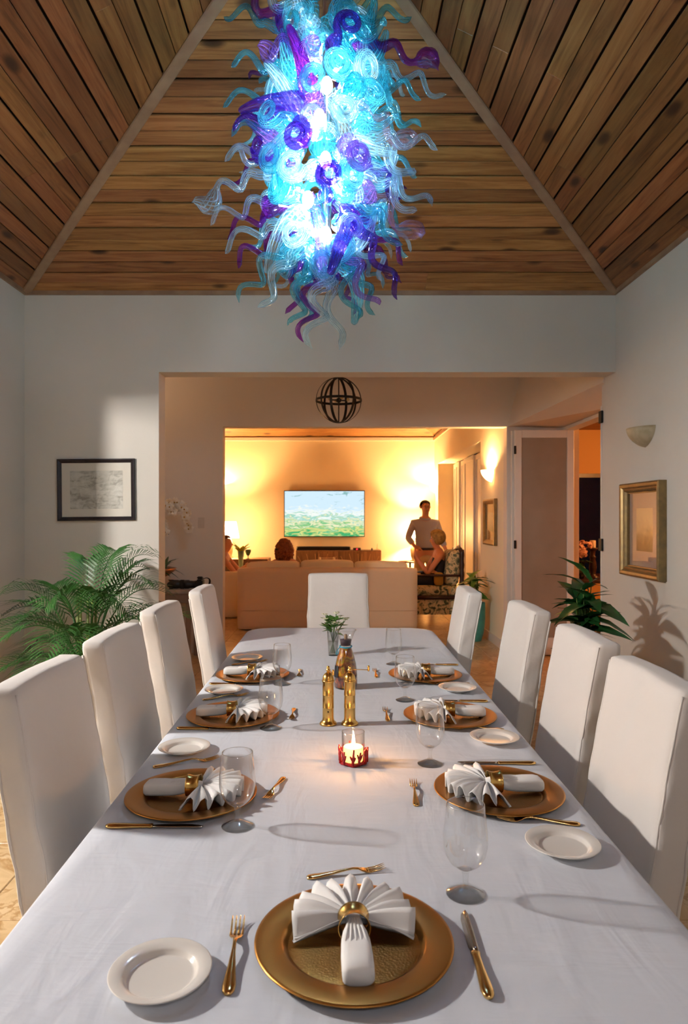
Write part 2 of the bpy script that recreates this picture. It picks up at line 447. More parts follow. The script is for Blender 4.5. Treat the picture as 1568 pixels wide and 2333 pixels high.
struct(bk.build('wall_hall_right', plaster_hall, smooth=False), 'slanting plaster bulkhead over the folding doors')
structbox('trim_7', [(2.49, 2.62, 5.90, 7.59, 2.465, 2.5)], white_paint)
# living room
LB = 13.2
structbox('wall_living_back', [(-3.4, 2.4, LB, LB+.2, 0, 3.3)], plaster_living, 'cream wall behind the television, glowing in lamp light')
structbox('wall_living_right', [(1.896, 2.2, 7.75, 8.98, 0, 3.3), (1.896, 2.2, 12.75, LB, 0, 3.3), (1.896, 2.2, 8.98, 12.75, 2.52, 3.3)], plaster_living)
structbox('wall_living_left', [(-3.6, -3.4, 7.75, LB, 0, 3.3)], plaster_living)
structbox('baseboard_living', [(1.878, 1.896, 7.75, 8.98, 0, .1), (-3.4, 1.896, LB-.018, LB, 0, .1)], white_paint)
lb = B(); zc = 3.05; q0 = [(-3.45,LB+.05,zc),(2.0,LB+.05,zc),(2.0,7.72,zc),(-3.45,7.72,zc)]; rz = zc+.5*2.7
lb.add(q0+[(-.72,10.5,rz),(-.72,10.3,rz)], [(0,1,4),(2,3,5),(1,2,5,4),(3,0,4,5)])
struct(lb.build('ceiling_living', pine_x, smooth=False), 'pine ceiling of the living room')
structbox('trim_8', [(-3.4, 1.896, LB-.03, LB, 3.0, 3.06)], white_paint)
structbox('trim_9', [(1.866, 1.896, 7.75, LB-.03, 3.0, 3.06)], pine_trim)
# patio room seen past the folding doors
structbox('wall_patio_back', [(2.2, 6.4, 10.5, 10.65, 2.19, 3.0), (2.2, 2.6, 10.5, 10.65, 0, 2.19), (5.6, 6.4, 10.5, 10.65, 0, 2.19), (2.6, 5.6, 10.5, 10.65, 0, .5)],
          M('ochre_board', '#c79a5c', .6), 'ochre boarded wall above the dark window')
structbox('wall_patio_right', [(6.3, 6.45, 5.6, 10.5, 0, 3.0)], M('ochre_board', '#c79a5c'))
structbox('wall_patio_front', [(2.49, 6.4, 5.6, 5.75, 0, 3.0)], plaster_hall)
structbox('ceiling_patio', [(2.62, 6.4, 5.6, 10.6, 2.86, 2.95)], pine_x)
structbox('wall_living_outer', [(2.2, 2.3, 7.75, 10.5, 0, 3.0)], plaster_hall)
wb = B(); wb.box(2.6, 5.6, 10.52, 10.56, .5, .56).box(2.6, 5.6, 10.52, 10.56, 2.13, 2.19).box(2.6, 2.66, 10.52, 10.56, .56, 2.13).box(4.6, 4.66, 10.52, 10.56, .56, 2.13)
wo = struct(wb.build('window_1', dark_wood, smooth=False), 'black night window under the ochre boards')
B().box(2.66, 4.6, 10.535, 10.545, .56, 2.13).build('pane', thin_glass('night_glass', (.5,.52,.55,1), .12), wo, smooth=False)
B().box(4.66, 5.6, 10.535, 10.545, .56, 2.13).build('pane', MATS['night_glass'], wo, smooth=False)
# folding doors
frosted = M('frosted_glass', '#97897a', .35, var=(3, '#8c7d6d'), spec=.4)
def door_panel(name, loc, rz, w, h, label, solid=False):
    e = struct(empty(name, loc, rz), label); fr = .075
    for a, b in ((0, fr), (w-fr, w)):
        mk('stile', bevel_mesh(B().box(a, b, -.02, .02, .01, h).mesh('stile', False), .004, 1), white_paint, e)
    for a, b in ((.01, .2), (h-.085, h)):
        mk('rail', bevel_mesh(B().box(fr, w-fr, -.02, .02, a, b).mesh('rail', False), .004, 1), white_paint, e)
    B().box(fr, w-fr, -.006, .006, .2, h-.085).build('glass_panel', white_paint if solid else frosted, e, smooth=False)
    return e
d = door_panel('door_1', (1.945,7.46,0), 0, .645, 2.465, 'white folding door leaf with frosted glass, hinged back beside the living room')
for z in (.4, 1.17, 2.2):
    mk('hinge', bevel_mesh(B().box(-.012, .012, -.035, -.018, z, z+.09).mesh('hinge', False), .003, 1), black_iron, d)
d = door_panel('door_2', (1.925,7.525,0), 0, .645, 2.465, 'second white folding leaf behind the frosted glass leaf')
for i, (y0, w) in enumerate([(9.0,.85),(9.87,.85),(10.74,.8),(11.56,.42),(12.0,.36),(12.38,.34)]):
    door_panel('door_%d' % (3+i), (2.17+(.03 if i % 2 else 0), y0, 0), PI/2, w, 2.5, 'tan panel of the closed folding doors in the living room', True)
h0 = struct(empty('trim_10', (2.29, 5.9, 0)))
mk('jamb', bevel_mesh(B().box(-.005, .2, -.006, .012, 0, 2.47).mesh('jamb', False), .003, 1), white_paint, h0)
for z in (1.22, 2.32): mk('hinge', bevel_mesh(B().box(-.022, -.004, -.05, .012, z, z+.105).mesh('hinge', False), .003, 1), black_iron, h0)
# ------------------------------------------------------------------ dining table, cloth, chairs
TX0, TX1, TY0, TY1, TZ = -.588, .637, .78, 4.62, .76
tb = tag(empty('dining_table', (0, 0, 0)), 'long dining table hidden under the white tablecloth', 'table')
mk('tabletop', bevel_mesh(B().box(TX0+.012, TX1-.012, TY0+.012, TY1-.012, .718, .752).mesh('tabletop', False), .006, 1), dark_wood, tb)
for x in (TX0+.12, TX1-.12):
    for y in (TY0+.2, 3.72):
        B().lathe([(0,0),(.03,0),(.035,.1),(.03,.45),(.042,.6),(.042,.718),(0,.718)], 16, x, y).build('leg', dark_wood, tb)
def outline(d, z, n=14, wav=0.0):
    """rounded rectangle grown by d"""
    r = .17; pts = []
    for (cx, cy, a0) in ((TX1-r,TY1-r,0),(TX0+r,TY1-r,90),(TX0+r,TY0+r,180),(TX1-r,TY0+r,270)):
        for i in range(n+1):
            a = math.radians(a0+90*i/n); pts.append(Vector((cx+(r+d)*math.cos(a), cy+(r+d)*math.sin(a), z)))
    out = []        # subdivide the straight runs
    for p, q in zip(pts, pts[1:]+pts[:1]):
        m = max(1, int((q-p).length/.05))
        out += [p.lerp(q, i/m) for i in range(m)]
    if wav:
        L = 0; c = Vector(((TX0+TX1)/2, (TY0+TY1)/2, z)); res = []
        for i, p in enumerate(out):
            q = out[(i+1) % len(out)]; t = (q-p).normalized(); nn = Vector((t.y, -t.x, 0))
            res.append(p+nn*wav*(math.sin(L*17)+.5*math.sin(L*31+1)+.6)); L += (q-p).length
        out = res
    return out
tcb = B()
rings = [outline(.010, .505, wav=.008), outline(.007, .56, wav=.006), outline(.005, .62, wav=.004), outline(.004, .69, wav=.0015), outline(.003, .735),
         outline(0, .754), outline(-.008, TZ), outline(-.05, TZ), outline(-.12, TZ)]
tcb.loft(rings, cap=False)
tcb.f.append(tuple(len(tcb.v)-len(rings[0])+i for i in range(len(rings[0]))))
tco = tcb.build('tablecloth', table_cloth_mat); tag(tco, 'white cotton tablecloth covering the long dining table', 'tablecloth')

# slipcovered chair: faces +Y in its own frame, seat centre at the origin
def wr(p, a, s, seed):
    return a*noise.noise(Vector((p[0]*s, p[1]*s, p[2]*s*.35))+Vector((seed*3.1, seed, 0)))
def make_chair():
    e = empty('dining_chair')
    w = .235
    def back(p):
        z = p.z; y = p.y-.10*max(0, z-.40)/.65*(1 if z > .40 else 0) - .03*max(0, z-.8)
        x = p.x*(1-.03*max(0, z-.5)); q = (x, y, z)
        return Vector((x+wr(q, .010, 9, 1)+.0035*math.sin(z*55+y*60)*(1 if abs(p.x) > .2 else 0)*min(1, max(0, (1.02-z)*4)), y+wr(q, .011, 7, 2)+.006*math.sin(z*26+x*14)*max(0, .8-z), z+.006*math.cos(x/.235*1.5)*(1 if z > 1.0 else 0)))
    B().softbox(-w, w, -.255, -.17, .02, 1.075, .019, (14, 6, 30), back).build('back_cover', cotton, e)
    def seat(p):
        dz = max(0, .46-p.z); k = 1+.06*dz
        q = (p.x, p.y, p.z); return Vector((p.x*k+wr(q, .012, 11, 3)*(dz*2), p.y*k+wr(q, .012, 11, 4)*dz*2, p.z+.012*(1-(p.x/.24)**2)*(1 if p.z > .44 else 0)))
    B().softbox(-.24, .24, -.165, .25, .015, .475, .03, (12, 12, 12), seat).build('seat_cover', cotton, e)
    for s in (-1, 1):
        pts = [back(Vector((s*(w-.0055), -.2495, z))) for z in [.03+i*.04 for i in range(26)]]
        pts = [Vector((p.x+s*.001, p.y-.001, p.z)) for p in pts]
        B().tube(pts, .0045, 6).build('piping', cotton, e)
        pts = [back(Vector((s*(w-.0055), -.1755, z))) for z in [.5+i*.035 for i in range(17)]]
        B().tube([Vector((p.x-s*.001, p.y-.001, p.z)) for p in pts], .0028, 6).build('piping', cotton, e)
    for x in (-.2, .2):
        for y in (-.2, .2): mk('leg', B().box(x-.02, x+.02, y-.02, y+.02, 0, .3).mesh('leg', False), dark_wood, e)
    return e
ch0 = make_chair()
# (centre X of the seat, Y, turn, label)
ck = 'white slipcovered dining chair'
spots = [(-.51, 1.92, -90, ck+' nearest the camera on the left, cut by the frame'),
         (-.515, 2.57, -90, ck+' second from the camera in the left row'),
         (-.535, 3.33, -91, ck+' third from the camera in the left row'),
         (-.505, 4.20, -89, ck+' farthest in the left row, below the black camera lens'),
         (.565, 1.90, 90, ck+' nearest the camera on the right, cut by the frame'),
         (.605, 2.54, 90, ck+' second from the camera in the right row'),
         (.615, 3.33, 91, ck+' third from the camera in the right row'),
         (.475, 4.12, 89, ck+' farthest in the right row, before the turquoise pot'),
         (.016, 4.93, 180, ck+' at the far end of the table, facing the camera')]
for i, (x, y, a, l) in enumerate(spots):
    o = ch0 if i == 0 else copy_tree(ch0)
    o.location = (x, y, 0); o.rotation_euler = (0, 0, math.radians(a)); tag(o, l, 'chair', 'slipcovered dining chairs')

# ------------------------------------------------------------------ place settings
GP = 'place settings'
def make_charger():
    e = empty('charger_plate')
    B().lathe([(.112,.0055),(.117,.0075),(.121,.0135),(.126,.0155),(.166,.0175),(.171,.0168),(.1715,.015),(.166,.0145),(.126,.012),(.115,.003),(.112,.003)], 72).build('rim', gold_plate, e)
    B().lathe([(0,0),(.114,0),(.1175,.0045),(.113,.006),(.09,.0052),(0,.005)], 64).build('well', gold_hammered, e)
    return e
def make_bread_plate():
    return B().lathe([(0,0),(.046,0),(.048,.003),(.05,.004),(.058,.0075),(.0805,.0165),(.0815,.018),(.080,.0187),(.062,.0138),(.0595,.0128),(.058,.0115),(.0535,.0063),(.052,.0056),(.049,.0053),(0,.005)], 64).mesh('bread_plate')
def make_glass():
    e = empty('wine_glass'); bowl = [(.0365,.178),(.0372,.1775),(.0385,.165),(.0415,.14),(.0437,.115),(.0435,.098),(.040,.08),(.031,.064),(.018,.053),(.008,.049)]
    inner = [(max(r-.0011,.001), z+(.0015 if i > 5 else 0)) for i, (r, z) in enumerate(bowl)]
    B().lathe(bowl+[(.0,.0485)], 48).build('bowl', thin_glass('glass_bowl', (.985,.99,.99,1), 1.25, edge=.62), e)
    B().tube([(.0365*math.cos(a), .0365*math.sin(a), .178) for a in [2*PI*i/48 for i in range(49)]], .0009, 6, caps=False).build('rim', thin_glass('rim_glass', (.95,.96,.96,1), 4.0), e); thin_glass('clear_glass', (.975,.985,.985,1), 1.0, edge=.75)
    B().lathe([(0,.0525),(.008,.0525),(.0125,.050),(.0085,.046),(.0065,.04),(.0052,.03),(.0055,.022),(.008,.0155),(.009,.0135),(0,.0135)], 24).build('stem', MATS['clear_glass'], e)
    B().lathe([(0,0),(.0375,0),(.0385,.0012),(.0375,.0028),(.022,.008),(.010,.0135),(0,.0145)], 40).build('foot', MATS['clear_glass'], e)
    return e
def cross(w, t):
    return [(-w, 0), (-w*.8, t*.8), (0, t), (w*.8, t*.8), (w, 0), (w*.8, -t*.8), (0, -t), (-w*.8, -t*.8)]
def make_fork(L=.195):
    """lies along +Y, tines at the far end, underside touching z=0"""
    e = empty('fork'); s = L/.195
    prof = [(0,.0055,.003,.0026),(.006,.0098,.0032,.0032),(.018,.0112,.0032,.0035),(.03,.0102,.0028,.004),(.06,.0068,.0024,.0065),(.095,.0036,.0022,.0105),
            (.115,.0030,.0022,.012),(.128,.0042,.002,.0105),(.137,.0095,.0016,.0075),(.147,.0125,.0014,.0045),(.155,.0126,.0013,.0032)]
    rings = [[Vector((x, y, zc+z-(.0018*(1-(x/w)**2) if 7 < i else 0))) for x, z in cross(w, t)] for i, (y, w, t, zc) in enumerate(prof)]
    B().loft(rings).xform(Matrix.Scale(s, 4)).build('handle', gold_cutlery, e)
    for k in range(4):
        x = -.0102+k*.0068
        pts = [Vector((x*(1+.05*t), .1535+.0435*t, .0034+.0075*t*t)) for t in (0, .25, .5, .75, 1)]
        B().tube(pts, [.0021,.0020,.0019,.0016,.0006], 6, flat=.75).xform(Matrix.Scale(s, 4)).build('tine', gold_cutlery, e)
    return e
def make_knife():
    e = empty('knife')
    prof = [(0,.005,.003),(.006,.0090,.0042),(.016,.0108,.0046),(.04,.0098,.0045),(.07,.0076,.004),(.10,.0066,.0036),(.108,.0085,.0038),(.112,.0078,.003)]
    B().loft([[Vector((x, y, .0048+z)) for x, z in cross(w, t)] for y, w, t in prof]).build('handle', gold_cutlery, e)
    pb = [(.111,-.005,.0062),(.125,-.0085,.0075),(.17,-.0092,.0085),(.205,-.0085,.0085),(.222,-.005,.008),(.231,.002,.006),(.2335,.0045,.0055)]
    rings = [[Vector((a, y, .0048)), Vector((b*.6, y, .0048+.0013)), Vector((b, y, .0048+.0011)), Vector((b, y, .0048-.0011)), Vector((b*.6, y, .0048-.0013)), ] for y, a, b in pb]
    B().loft(rings).build('blade', steel_blade, e)
    return e
def napkin_mesh():
    """accordion-folded napkin through a ring: fan towards +Y, rolled tail towards -Y"""
    b = B(); PL = 12; SUB = 6; NP = PL*SUB; A = math.radians(115); NV = 8
    def sheet(u, v):
        w = u*2-1; th = w*A; side = abs(w); ph = u*PL*2*PI
        c = math.cos(ph); hgt = .5+.5*math.copysign(abs(c)**.65, c)          # 1 on a crest, 0 in a fold
        R = .112*(1-.04*side*side)*(.985+.015*hgt); r = .011+v*(R-.011)
        top = .034+(.020-.006*side)*math.sin(min(1, v*1.2)*PI*.5)-.008*v*v; low = .022-.016*v
        if side > .955: top = .034-.026*v
        z = low+(top-low)*hgt
        lean = math.sin(ph)*.004*v-.014*w*v*hgt
        wob = .003*math.sin(u*31+v*4)
        return (math.sin(th)*r+math.cos(th)*lean+wob*.5, .016+math.cos(th)*r-math.sin(th)*lean, z+wob*v)
    b.grid(sheet, NP, NV)
    # rolled tail
    def ring(y, w, h, z0, sag=0):
        pts = []
        for i in range(20):
            a = 2*PI*i/20; c, s_ = math.cos(a), math.sin(a)
            x = w*math.copysign(abs(c)**.55, c); z = h*math.copysign(abs(s_)**.6, s_)
            z += sag*(1-(x/w)**2) if s_ > 0 else 0
            pts.append(Vector((x, y, z0+h+z)))
        return pts
    b.loft([ring(.018,.013,.014,.010), ring(-.004,.014,.015,.012), ring(-.022,.016,.016,.011,-.002), ring(-.035,.021,.0175,.008,-.007), ring(-.055,.0245,.0185,.0055,-.006),
            ring(-.085,.026,.0185,.0045,-.001), ring(-.115,.0262,.018,.004,.001), ring(-.128,.0255,.0165,.0045), ring(-.134,.021,.012,.0085)])
    for k, x in enumerate((-.012,-.006,0,.006,.012)):       # pleat edges between ring and roll
        b.tube(bez((x*.6,-.008,.040), (x,-.028,.041), (x*1.5,-.068,.0375), 6), [.0022,.003,.003,.0028,.0024,.002,.001], 6)
    return b.mesh('napkin')
def ring_mesh():
    prof = []; 
    for i in range(9):
        t = i/8*2-1; prof.append((.0245+.004*t*t, t*.0175))
    for i in range(9):
        t = 1-i/8*2; prof.append((.0232+.004*t*t, t*.0172))
    b = B().lathe(prof, 40, close=True); b.xform(Matrix.Rotation(PI/2, 4, 'X')); b.xform(Matrix.Translation((0,-.004,.0295)))
    return b.mesh('napkin_ring')
charger0, fork0, dfork0, knife0, glass0 = make_charger(), make_fork(.195), make_fork(.165), make_knife(), make_glass()
bread_me, nap_me, nring_me = make_bread_plate(), napkin_mesh(), ring_mesh()
bread_me.materials.append(china); nap_me.materials.append(linen); nring_me.materials.append(brass)
used = set()
def place(proto, loc, rz, label, cat, group):
    o = proto if proto.name not in used else copy_tree(proto); used.add(proto.name)
    o.location = loc; o.rotation_euler = (0, 0, rz); return tag(o, label, cat, group)
def span(proto_len, p, q):      # from pixel p (handle end) to pixel q (tip), lying on the cloth
    a, b_ = T(*p, .765), T(*q, .765); a.z = b_.z = TZ; d = (b_-a); m = (a+b_)/2
    rz = math.atan2(-d.x, d.y); return m-d.normalized()*proto_len/2, rz
settings = [
 # name, plate centre, facing (deg, fan direction), knife, fork, dessert fork, bread plate, glass foot
 ('at the near end of the table', (.030,1.181), 0, ((1114,2268),(1055,2078)), ((516,2282),(546,2080)), ((686,1998),(888,1974)), (366,2215), (1061,2037)),
 ('at the nearest left place', (-.383,1.805), -90, ((240,1881),(465,1881)), ((346,1746),(500,1726)), ((646,1770),(606,1820)), (420,1703), (541,1882)),
 ('at the middle left place', (-.384,2.535), -90, ((400,1658),(556,1661)), ((455,1594),(572,1580)), ((670,1612),(664,1640)), (510,1572), (617,1659)),
 ('at the farthest left place', (-.392,3.19), -90, ((475,1557),(598,1559)), ((525,1514),(612,1504)), ((684,1523),(681,1542)), (563,1499), (643,1559)),
 ('at the nearest right place', (.434,1.83), 90, ((1223,1738),(1041,1737)), ((1325,1876),(1130,1862)), ((951,1845),(940,1768)), (1282,1922), (980,1740)),
 ('at the middle right place', (.420,2.53), 90, ((1106,1597),(984,1595)), ((1155,1661),(1014,1656)), ((886,1648),(876,1606)), (1127,1680), (923,1595)),
 ('at the farthest right place', (.414,3.19), 90, ((1037,1514),(945,1513)), ((1078,1556),(963,1556)), ((860,1548),(852,1519)), (1042,1567), (897,1513)),
]
for si, (w, (px, py), rz, kn, fk, df, bp, gl) in enumerate(settings):
    r = math.radians(rz)
    place(charger0, (px, py, TZ), random.uniform(0, 6), 'gold charger plate '+w, 'charger plate', 'gold charger plates')
    rn = r+math.radians([2,-3,2,-2,4,-2,3][si])
    nb = Vector((px, py, TZ+.0055))+Matrix.Rotation(r, 3, 'Z') @ Vector((0, [.012,.01,.0,.0,.015,.005,.0][si], 0))
    o = mk('napkin', nap_me, None, None, nb, (0, 0, rn)); tag(o, 'white napkin pleated into a fan on the charger '+w, 'napkin', 'fan-folded napkins')
    md = o.modifiers.new('thickness', 'SOLIDIFY'); md.thickness = .0014
    o = mk('napkin_ring', nring_me, None, None, nb, (0, 0, rn)); tag(o, 'brass ring around the napkin '+w, 'napkin ring', 'brass napkin rings')
    for pr, L, pq, nm, grp in ((knife0,.2335,kn,'gold-handled table knife','knives'), (fork0,.195,fk,'gold table fork beside the charger','forks'), (dfork0,.165,df,'small gold dessert fork above the charger','dessert forks')):
        loc, a = span(L, *pq); place(pr, loc, a, nm+' '+w, 'knife' if pr is knife0 else 'fork', 'gold '+grp)
    b0 = T(*bp, .772); b0.z = TZ
    o = mk('bread_plate', bread_me, None, None, b0, (0, 0, 0)); tag(o, 'small white bread plate '+w, 'plate', 'white bread plates')
    g0 = T(*gl); place(glass0, g0, random.uniform(0, 6), 'empty stemmed water glass '+w, 'glass', 'stemmed glasses')

# ------------------------------------------------------------------ centre of the table
def mill(name, loc, ang, label):
    e = tag(empty(name, loc), label, 'mill', 'brass mills')
    B().lathe([(0,0),(.031,0),(.0315,.004),(.029,.008),(.0235,.013),(.0212,.018),(.0205,.026),(.0203,.027),(.0203,.060),(.0206,.0605),(.0206,.062),(.0203,.0625),(.0203,.105),(.0206,.1055),(.0206,.107),(.0203,.1075),
               (.0203,.150),(.0212,.151),(.0212,.153),(.0225,.155),(.0228,.158),(.021,.160),(0,.160)], 40).build('barrel', brass, e)
    B().lathe([(.021,.160),(.0205,.166),(.0185,.174),(.014,.181),(.008,.186),(.005,.188),(0,.188)], 32).build('dome', brass, e)
    B().lathe([(0,.187),(.005,.187),(.0055,.191),(.008,.193),(.0085,.196),(.006,.199),(.005,.203),(.0062,.2055),(.004,.209),(0,.210)], 20).build('finial', brass, e)
    d = Vector((math.cos(ang), math.sin(ang), 0)); hp = [Vector((0,0,.1965)), d*.02+Vector((0,0,.1965)), d*.05+Vector((0,0,.1955)), d*.066+Vector((0,0,.1945))]
    h = B().tube(hp, [.003,.0026,.0024,.0024], 8, flat=.6).build('crank', brass, e)
    k = B().lathe([(0,-.006),(.0035,-.006),(.0045,0),(.0035,.006),(.0048,.010),(.003,.014),(0,.015)], 14, d.x*.068, d.y*.068, .196).build('knob', brass, h)
    return e
m1 = mill('pepper_mill', T(748,1650), -1.3, 'tall brass mill on the left, crank turned to the camera')
B().sphere((.0,-.0205,.05), .0028, 10, 6).build('rivet', black_iron, m1)
mill('pepper_mill', T(797,1650), .05, 'tall brass mill on the right, crank reaching sideways')
# coral candle holder
cp = T(805, 1738)
ce = tag(empty('candle_holder', cp), 'glass votive holder wrapped in red coral branches, candle lit', 'candle holder')
B().lathe([(0,0),(.036,0),(.038,.002),(.038,.004),(0,.004)], 36).build('base', black_iron, ce)
B().lathe([(.0345,.0045),(.0347,.095),(.0337,.0955),(.033,.094),(.033,.008),(0,.0075)], 40).build('glass_cup', thin_glass('cup_glass', (.985,.97,.95,1), .7), ce)
B().tube([(.0342*math.cos(a), .0342*math.sin(a), .0952) for a in [2*PI*i/40 for i in range(41)]], .0009, 6, caps=False).build('rim', MATS['clear_glass'], ce)
coral_mat = M('red_coral', '#c4161c', .45, var=(60, '#7c0a10'), bump=(220, .5, .002))
rc = random.Random(3)
B().tube([(.0385*math.cos(a), .0385*math.sin(a), .006+.002*math.sin(a*5)) for a in [2*PI*i/36 for i in range(37)]], .0042, 7, caps=False).build('coral_ring', coral_mat, ce)
for i in range(11):
    a = 2*PI*i/11+rc.uniform(-.12,.12); cb_ = B()
    def pt(da, z, rr=.041): return Vector((rr*math.cos(a+da), rr*math.sin(a+da), z))
    hgt = rc.uniform(.042,.054)
    cb_.tube([pt(0,.005), pt(.05*rc.uniform(-1,1),.018,.042), pt(rc.uniform(-.08,.08),hgt,.043)], [.0046,.0038,.0024], 6)
    for sgn in (-1, 1):
        z0 = rc.uniform(.014,.03)
        cb_.tube([pt(0,z0,.042), pt(sgn*.10,z0+.008,.043), pt(sgn*.19,z0+rc.uniform(.014,.02),.044)], [.0036,.0032,.002], 6)
        if rc.random() < .5: cb_.tube([pt(sgn*.10,z0+.008,.043), pt(sgn*.09,z0+.02,.045)], [.0026,.0018], 6)
    cb_.build('coral_branch', coral_mat, ce)
wax = M('candle_wax', '#f6e3c2', .5, emit=('#ffb768', 3.2))  # wax glows by itself, standing in for flame light inside it
cn = tag(empty('candle', cp+Vector((0,0,.0085))), 'short cream candle burning inside the coral holder', 'candle')
B().lathe([(0,0),(.0295,0),(.030,.003),(.030,.040),(.028,.042),(.020,.0405),(0,.039)], 28).build('wax', wax, cn)
B().tube([(0,0,.036),(.0006,0,.043),(.001,0,.047)], .0009, 6).build('wick', black_iron, cn)
B().lathe([(0,0),(.0035,.004),(.0048,.010),(.0036,.022),(.0016,.034),(0,.044)], 12, .001, 0, .0435).build('flame', emitter('flame', '#ffb468', 650), cn)
# flask of spiced oil
fp = T(788, 1566)
fe = tag(empty('glass_flask', fp), 'conical glass flask of amber spiced oil with purple stopper and blue cord', 'flask')
prof = [(0,.002),(.046,.002),(.050,.006),(.0515,.03),(.050,.07),(.0455,.105),(.037,.14),(.0285,.165),(.0245,.178),(.0235,.19),(.025,.203),(.031,.222),(.040,.243),(.0455,.252)]
B().lathe([(0,0),(.047,0)]+prof[2:], 48).build('flask_glass', thin_glass('flask_glass', (.97,.965,.95,1), .8), fe)
B().tube([(.0455*math.cos(a), .0455*math.sin(a), .252) for a in [2*PI*i/44 for i in range(45)]], .0016, 6, caps=False).build('lip', MATS['clear_glass'], fe)
def spice():
    k = NT('spiced_oil'); tc = k.n('TexCoord')
    a = k.n('TexVoronoi', {'Vector': tc.outputs['Object'], 'Scale': 42, 'Randomness': 1}); nz = k.n('TexNoise', {'Vector': tc.outputs['Object'], 'Scale': 26, 'Detail': 5, 'Distortion': 1.5})
    c = k.ramp(nz.outputs[0], [(.32, lin('#2b0f05')), (.45, lin('#7a3a10')), (.54, lin('#b5651c')), (.62, lin('#c79a2a')), (.70, lin('#7d6a24'))])
    mx = k.n('MixRGB', {0: .35, 1: c, 2: a.outputs['Color']}, blend_type='OVERLAY')
    p = k.n('BsdfPrincipled', {'Base Color': mx.outputs[0], 'Roughness': .12, 'Coat Weight': .6}); return k.surf(p.outputs[0])
B().lathe([(0,.004),(.044,.004),(.048,.008),(.0495,.03),(.048,.07),(.0437,.105),(.0355,.138),(.027,.163),(.0232,.174),(0,.176)], 44).build('oil', spice(), fe)
B().lathe([(0,.184),(.0205,.184),(.0245,.208),(.0242,.2105),(0,.211)], 24).build('stopper', M('purple_cork', '#3c2230', .7), fe)
B().lathe([(0,.211),(.007,.211),(.008,.226),(.005,.233),(0,.234)], 16).build('stopper_knob', M('cork', '#a88a6a', .8), fe)
blue = M('blue_cord', '#3aa7c4', .6)
B().tube([(.0262*math.cos(a), .0262*math.sin(a), .180+.002*math.sin(a)) for a in [2*PI*i/36 for i in range(37)]], .0026, 7, caps=False).build('cord', blue, fe)
B().tube(catmull([(-.024,-.012,.180),(-.034,-.018,.170),(-.042,-.020,.152),(-.036,-.020,.150),(-.028,-.018,.165)], 6), .0018, 6).build('cord_end', blue, fe)
B().grid(lambda u, v: ((.0525-.004*v)*math.cos(3.35+u*.62), (.0525-.004*v)*math.sin(3.35+u*.62), .05+v*.05), 6, 4).build('tag', M('black_tag', '#14161a', .5), fe)
# vase of white flowers
vp = T(759, 1493)
ve = tag(empty('flower_vase', vp), 'small tumbler vase of white blossoms and green leaves', 'vase')
B().lathe([(0,0),(.024,0),(.0255,.003),(.032,.130),(.0312,.1305),(.0245,.008),(0,.0075)], 36).build('tumbler', thin_glass('cup_glass2', (.97,.975,.97,1), .9), ve)
B().lathe([(0,.009),(.0238,.009),(.0278,.075),(0,.0755)], 28).build('water', thin_glass('water', (.93,.94,.9,1), .4), ve)
rf_ = random.Random(5); petal = M('white_petal', '#f3efd9', .6, var=(30, '#e7e6b8')); stem_m = M('stem_green', '#5b7a38', .5)
for i in range(16):
    a = rf_.uniform(0, 2*PI); t = Vector((math.cos(a)*rf_.uniform(.01,.075), math.sin(a)*rf_.uniform(.01,.05), rf_.uniform(.17,.225)))
    pts = bez((t.x*-.25, t.y*-.25, .012), (t.x*.2, t.y*.2, .12), t, 6)
    st = B().tube(pts, .0014, 5).build('stem', stem_m, ve)
    fb = B()
    for k in range(5):
        b_ = 2*PI*k/5+a; d = Vector((math.cos(b_), math.sin(b_), .25)).normalized(); s_ = d.cross(Vector((0,0,1))).normalized(); R = rf_.uniform(.017,.026)
        q = [t, t+d*R*.55+s_*R*.42+Vector((0,0,.003)), t+d*R+Vector((0,0,.001)), t+d*R*.55-s_*R*.42+Vector((0,0,.003))]
        fb.prism(q, (0,0,-.0008))
    fb.build('blossom', petal, st)
for i in range(34):
    a = rf_.uniform(0, 2*PI); z = rf_.uniform(.12,.19); d = Vector((math.cos(a), math.sin(a), rf_.uniform(-.1,.9))).normalized(); s_ = d.cross(Vector((0,0,1))).normalized()
    c = Vector((math.cos(a)*.012, math.sin(a)*.012, z)); L = rf_.uniform(.045,.075); wd = L*.30
    B().prism([c, c+d*L*.4+s_*wd+Vector((0,0,.004)), c+d*L-Vector((0,0,.006)), c+d*L*.4-s_*wd+Vector((0,0,.004))], (0,0,-.0008)).build('leaf', leaf_bright, ve, smooth=False)
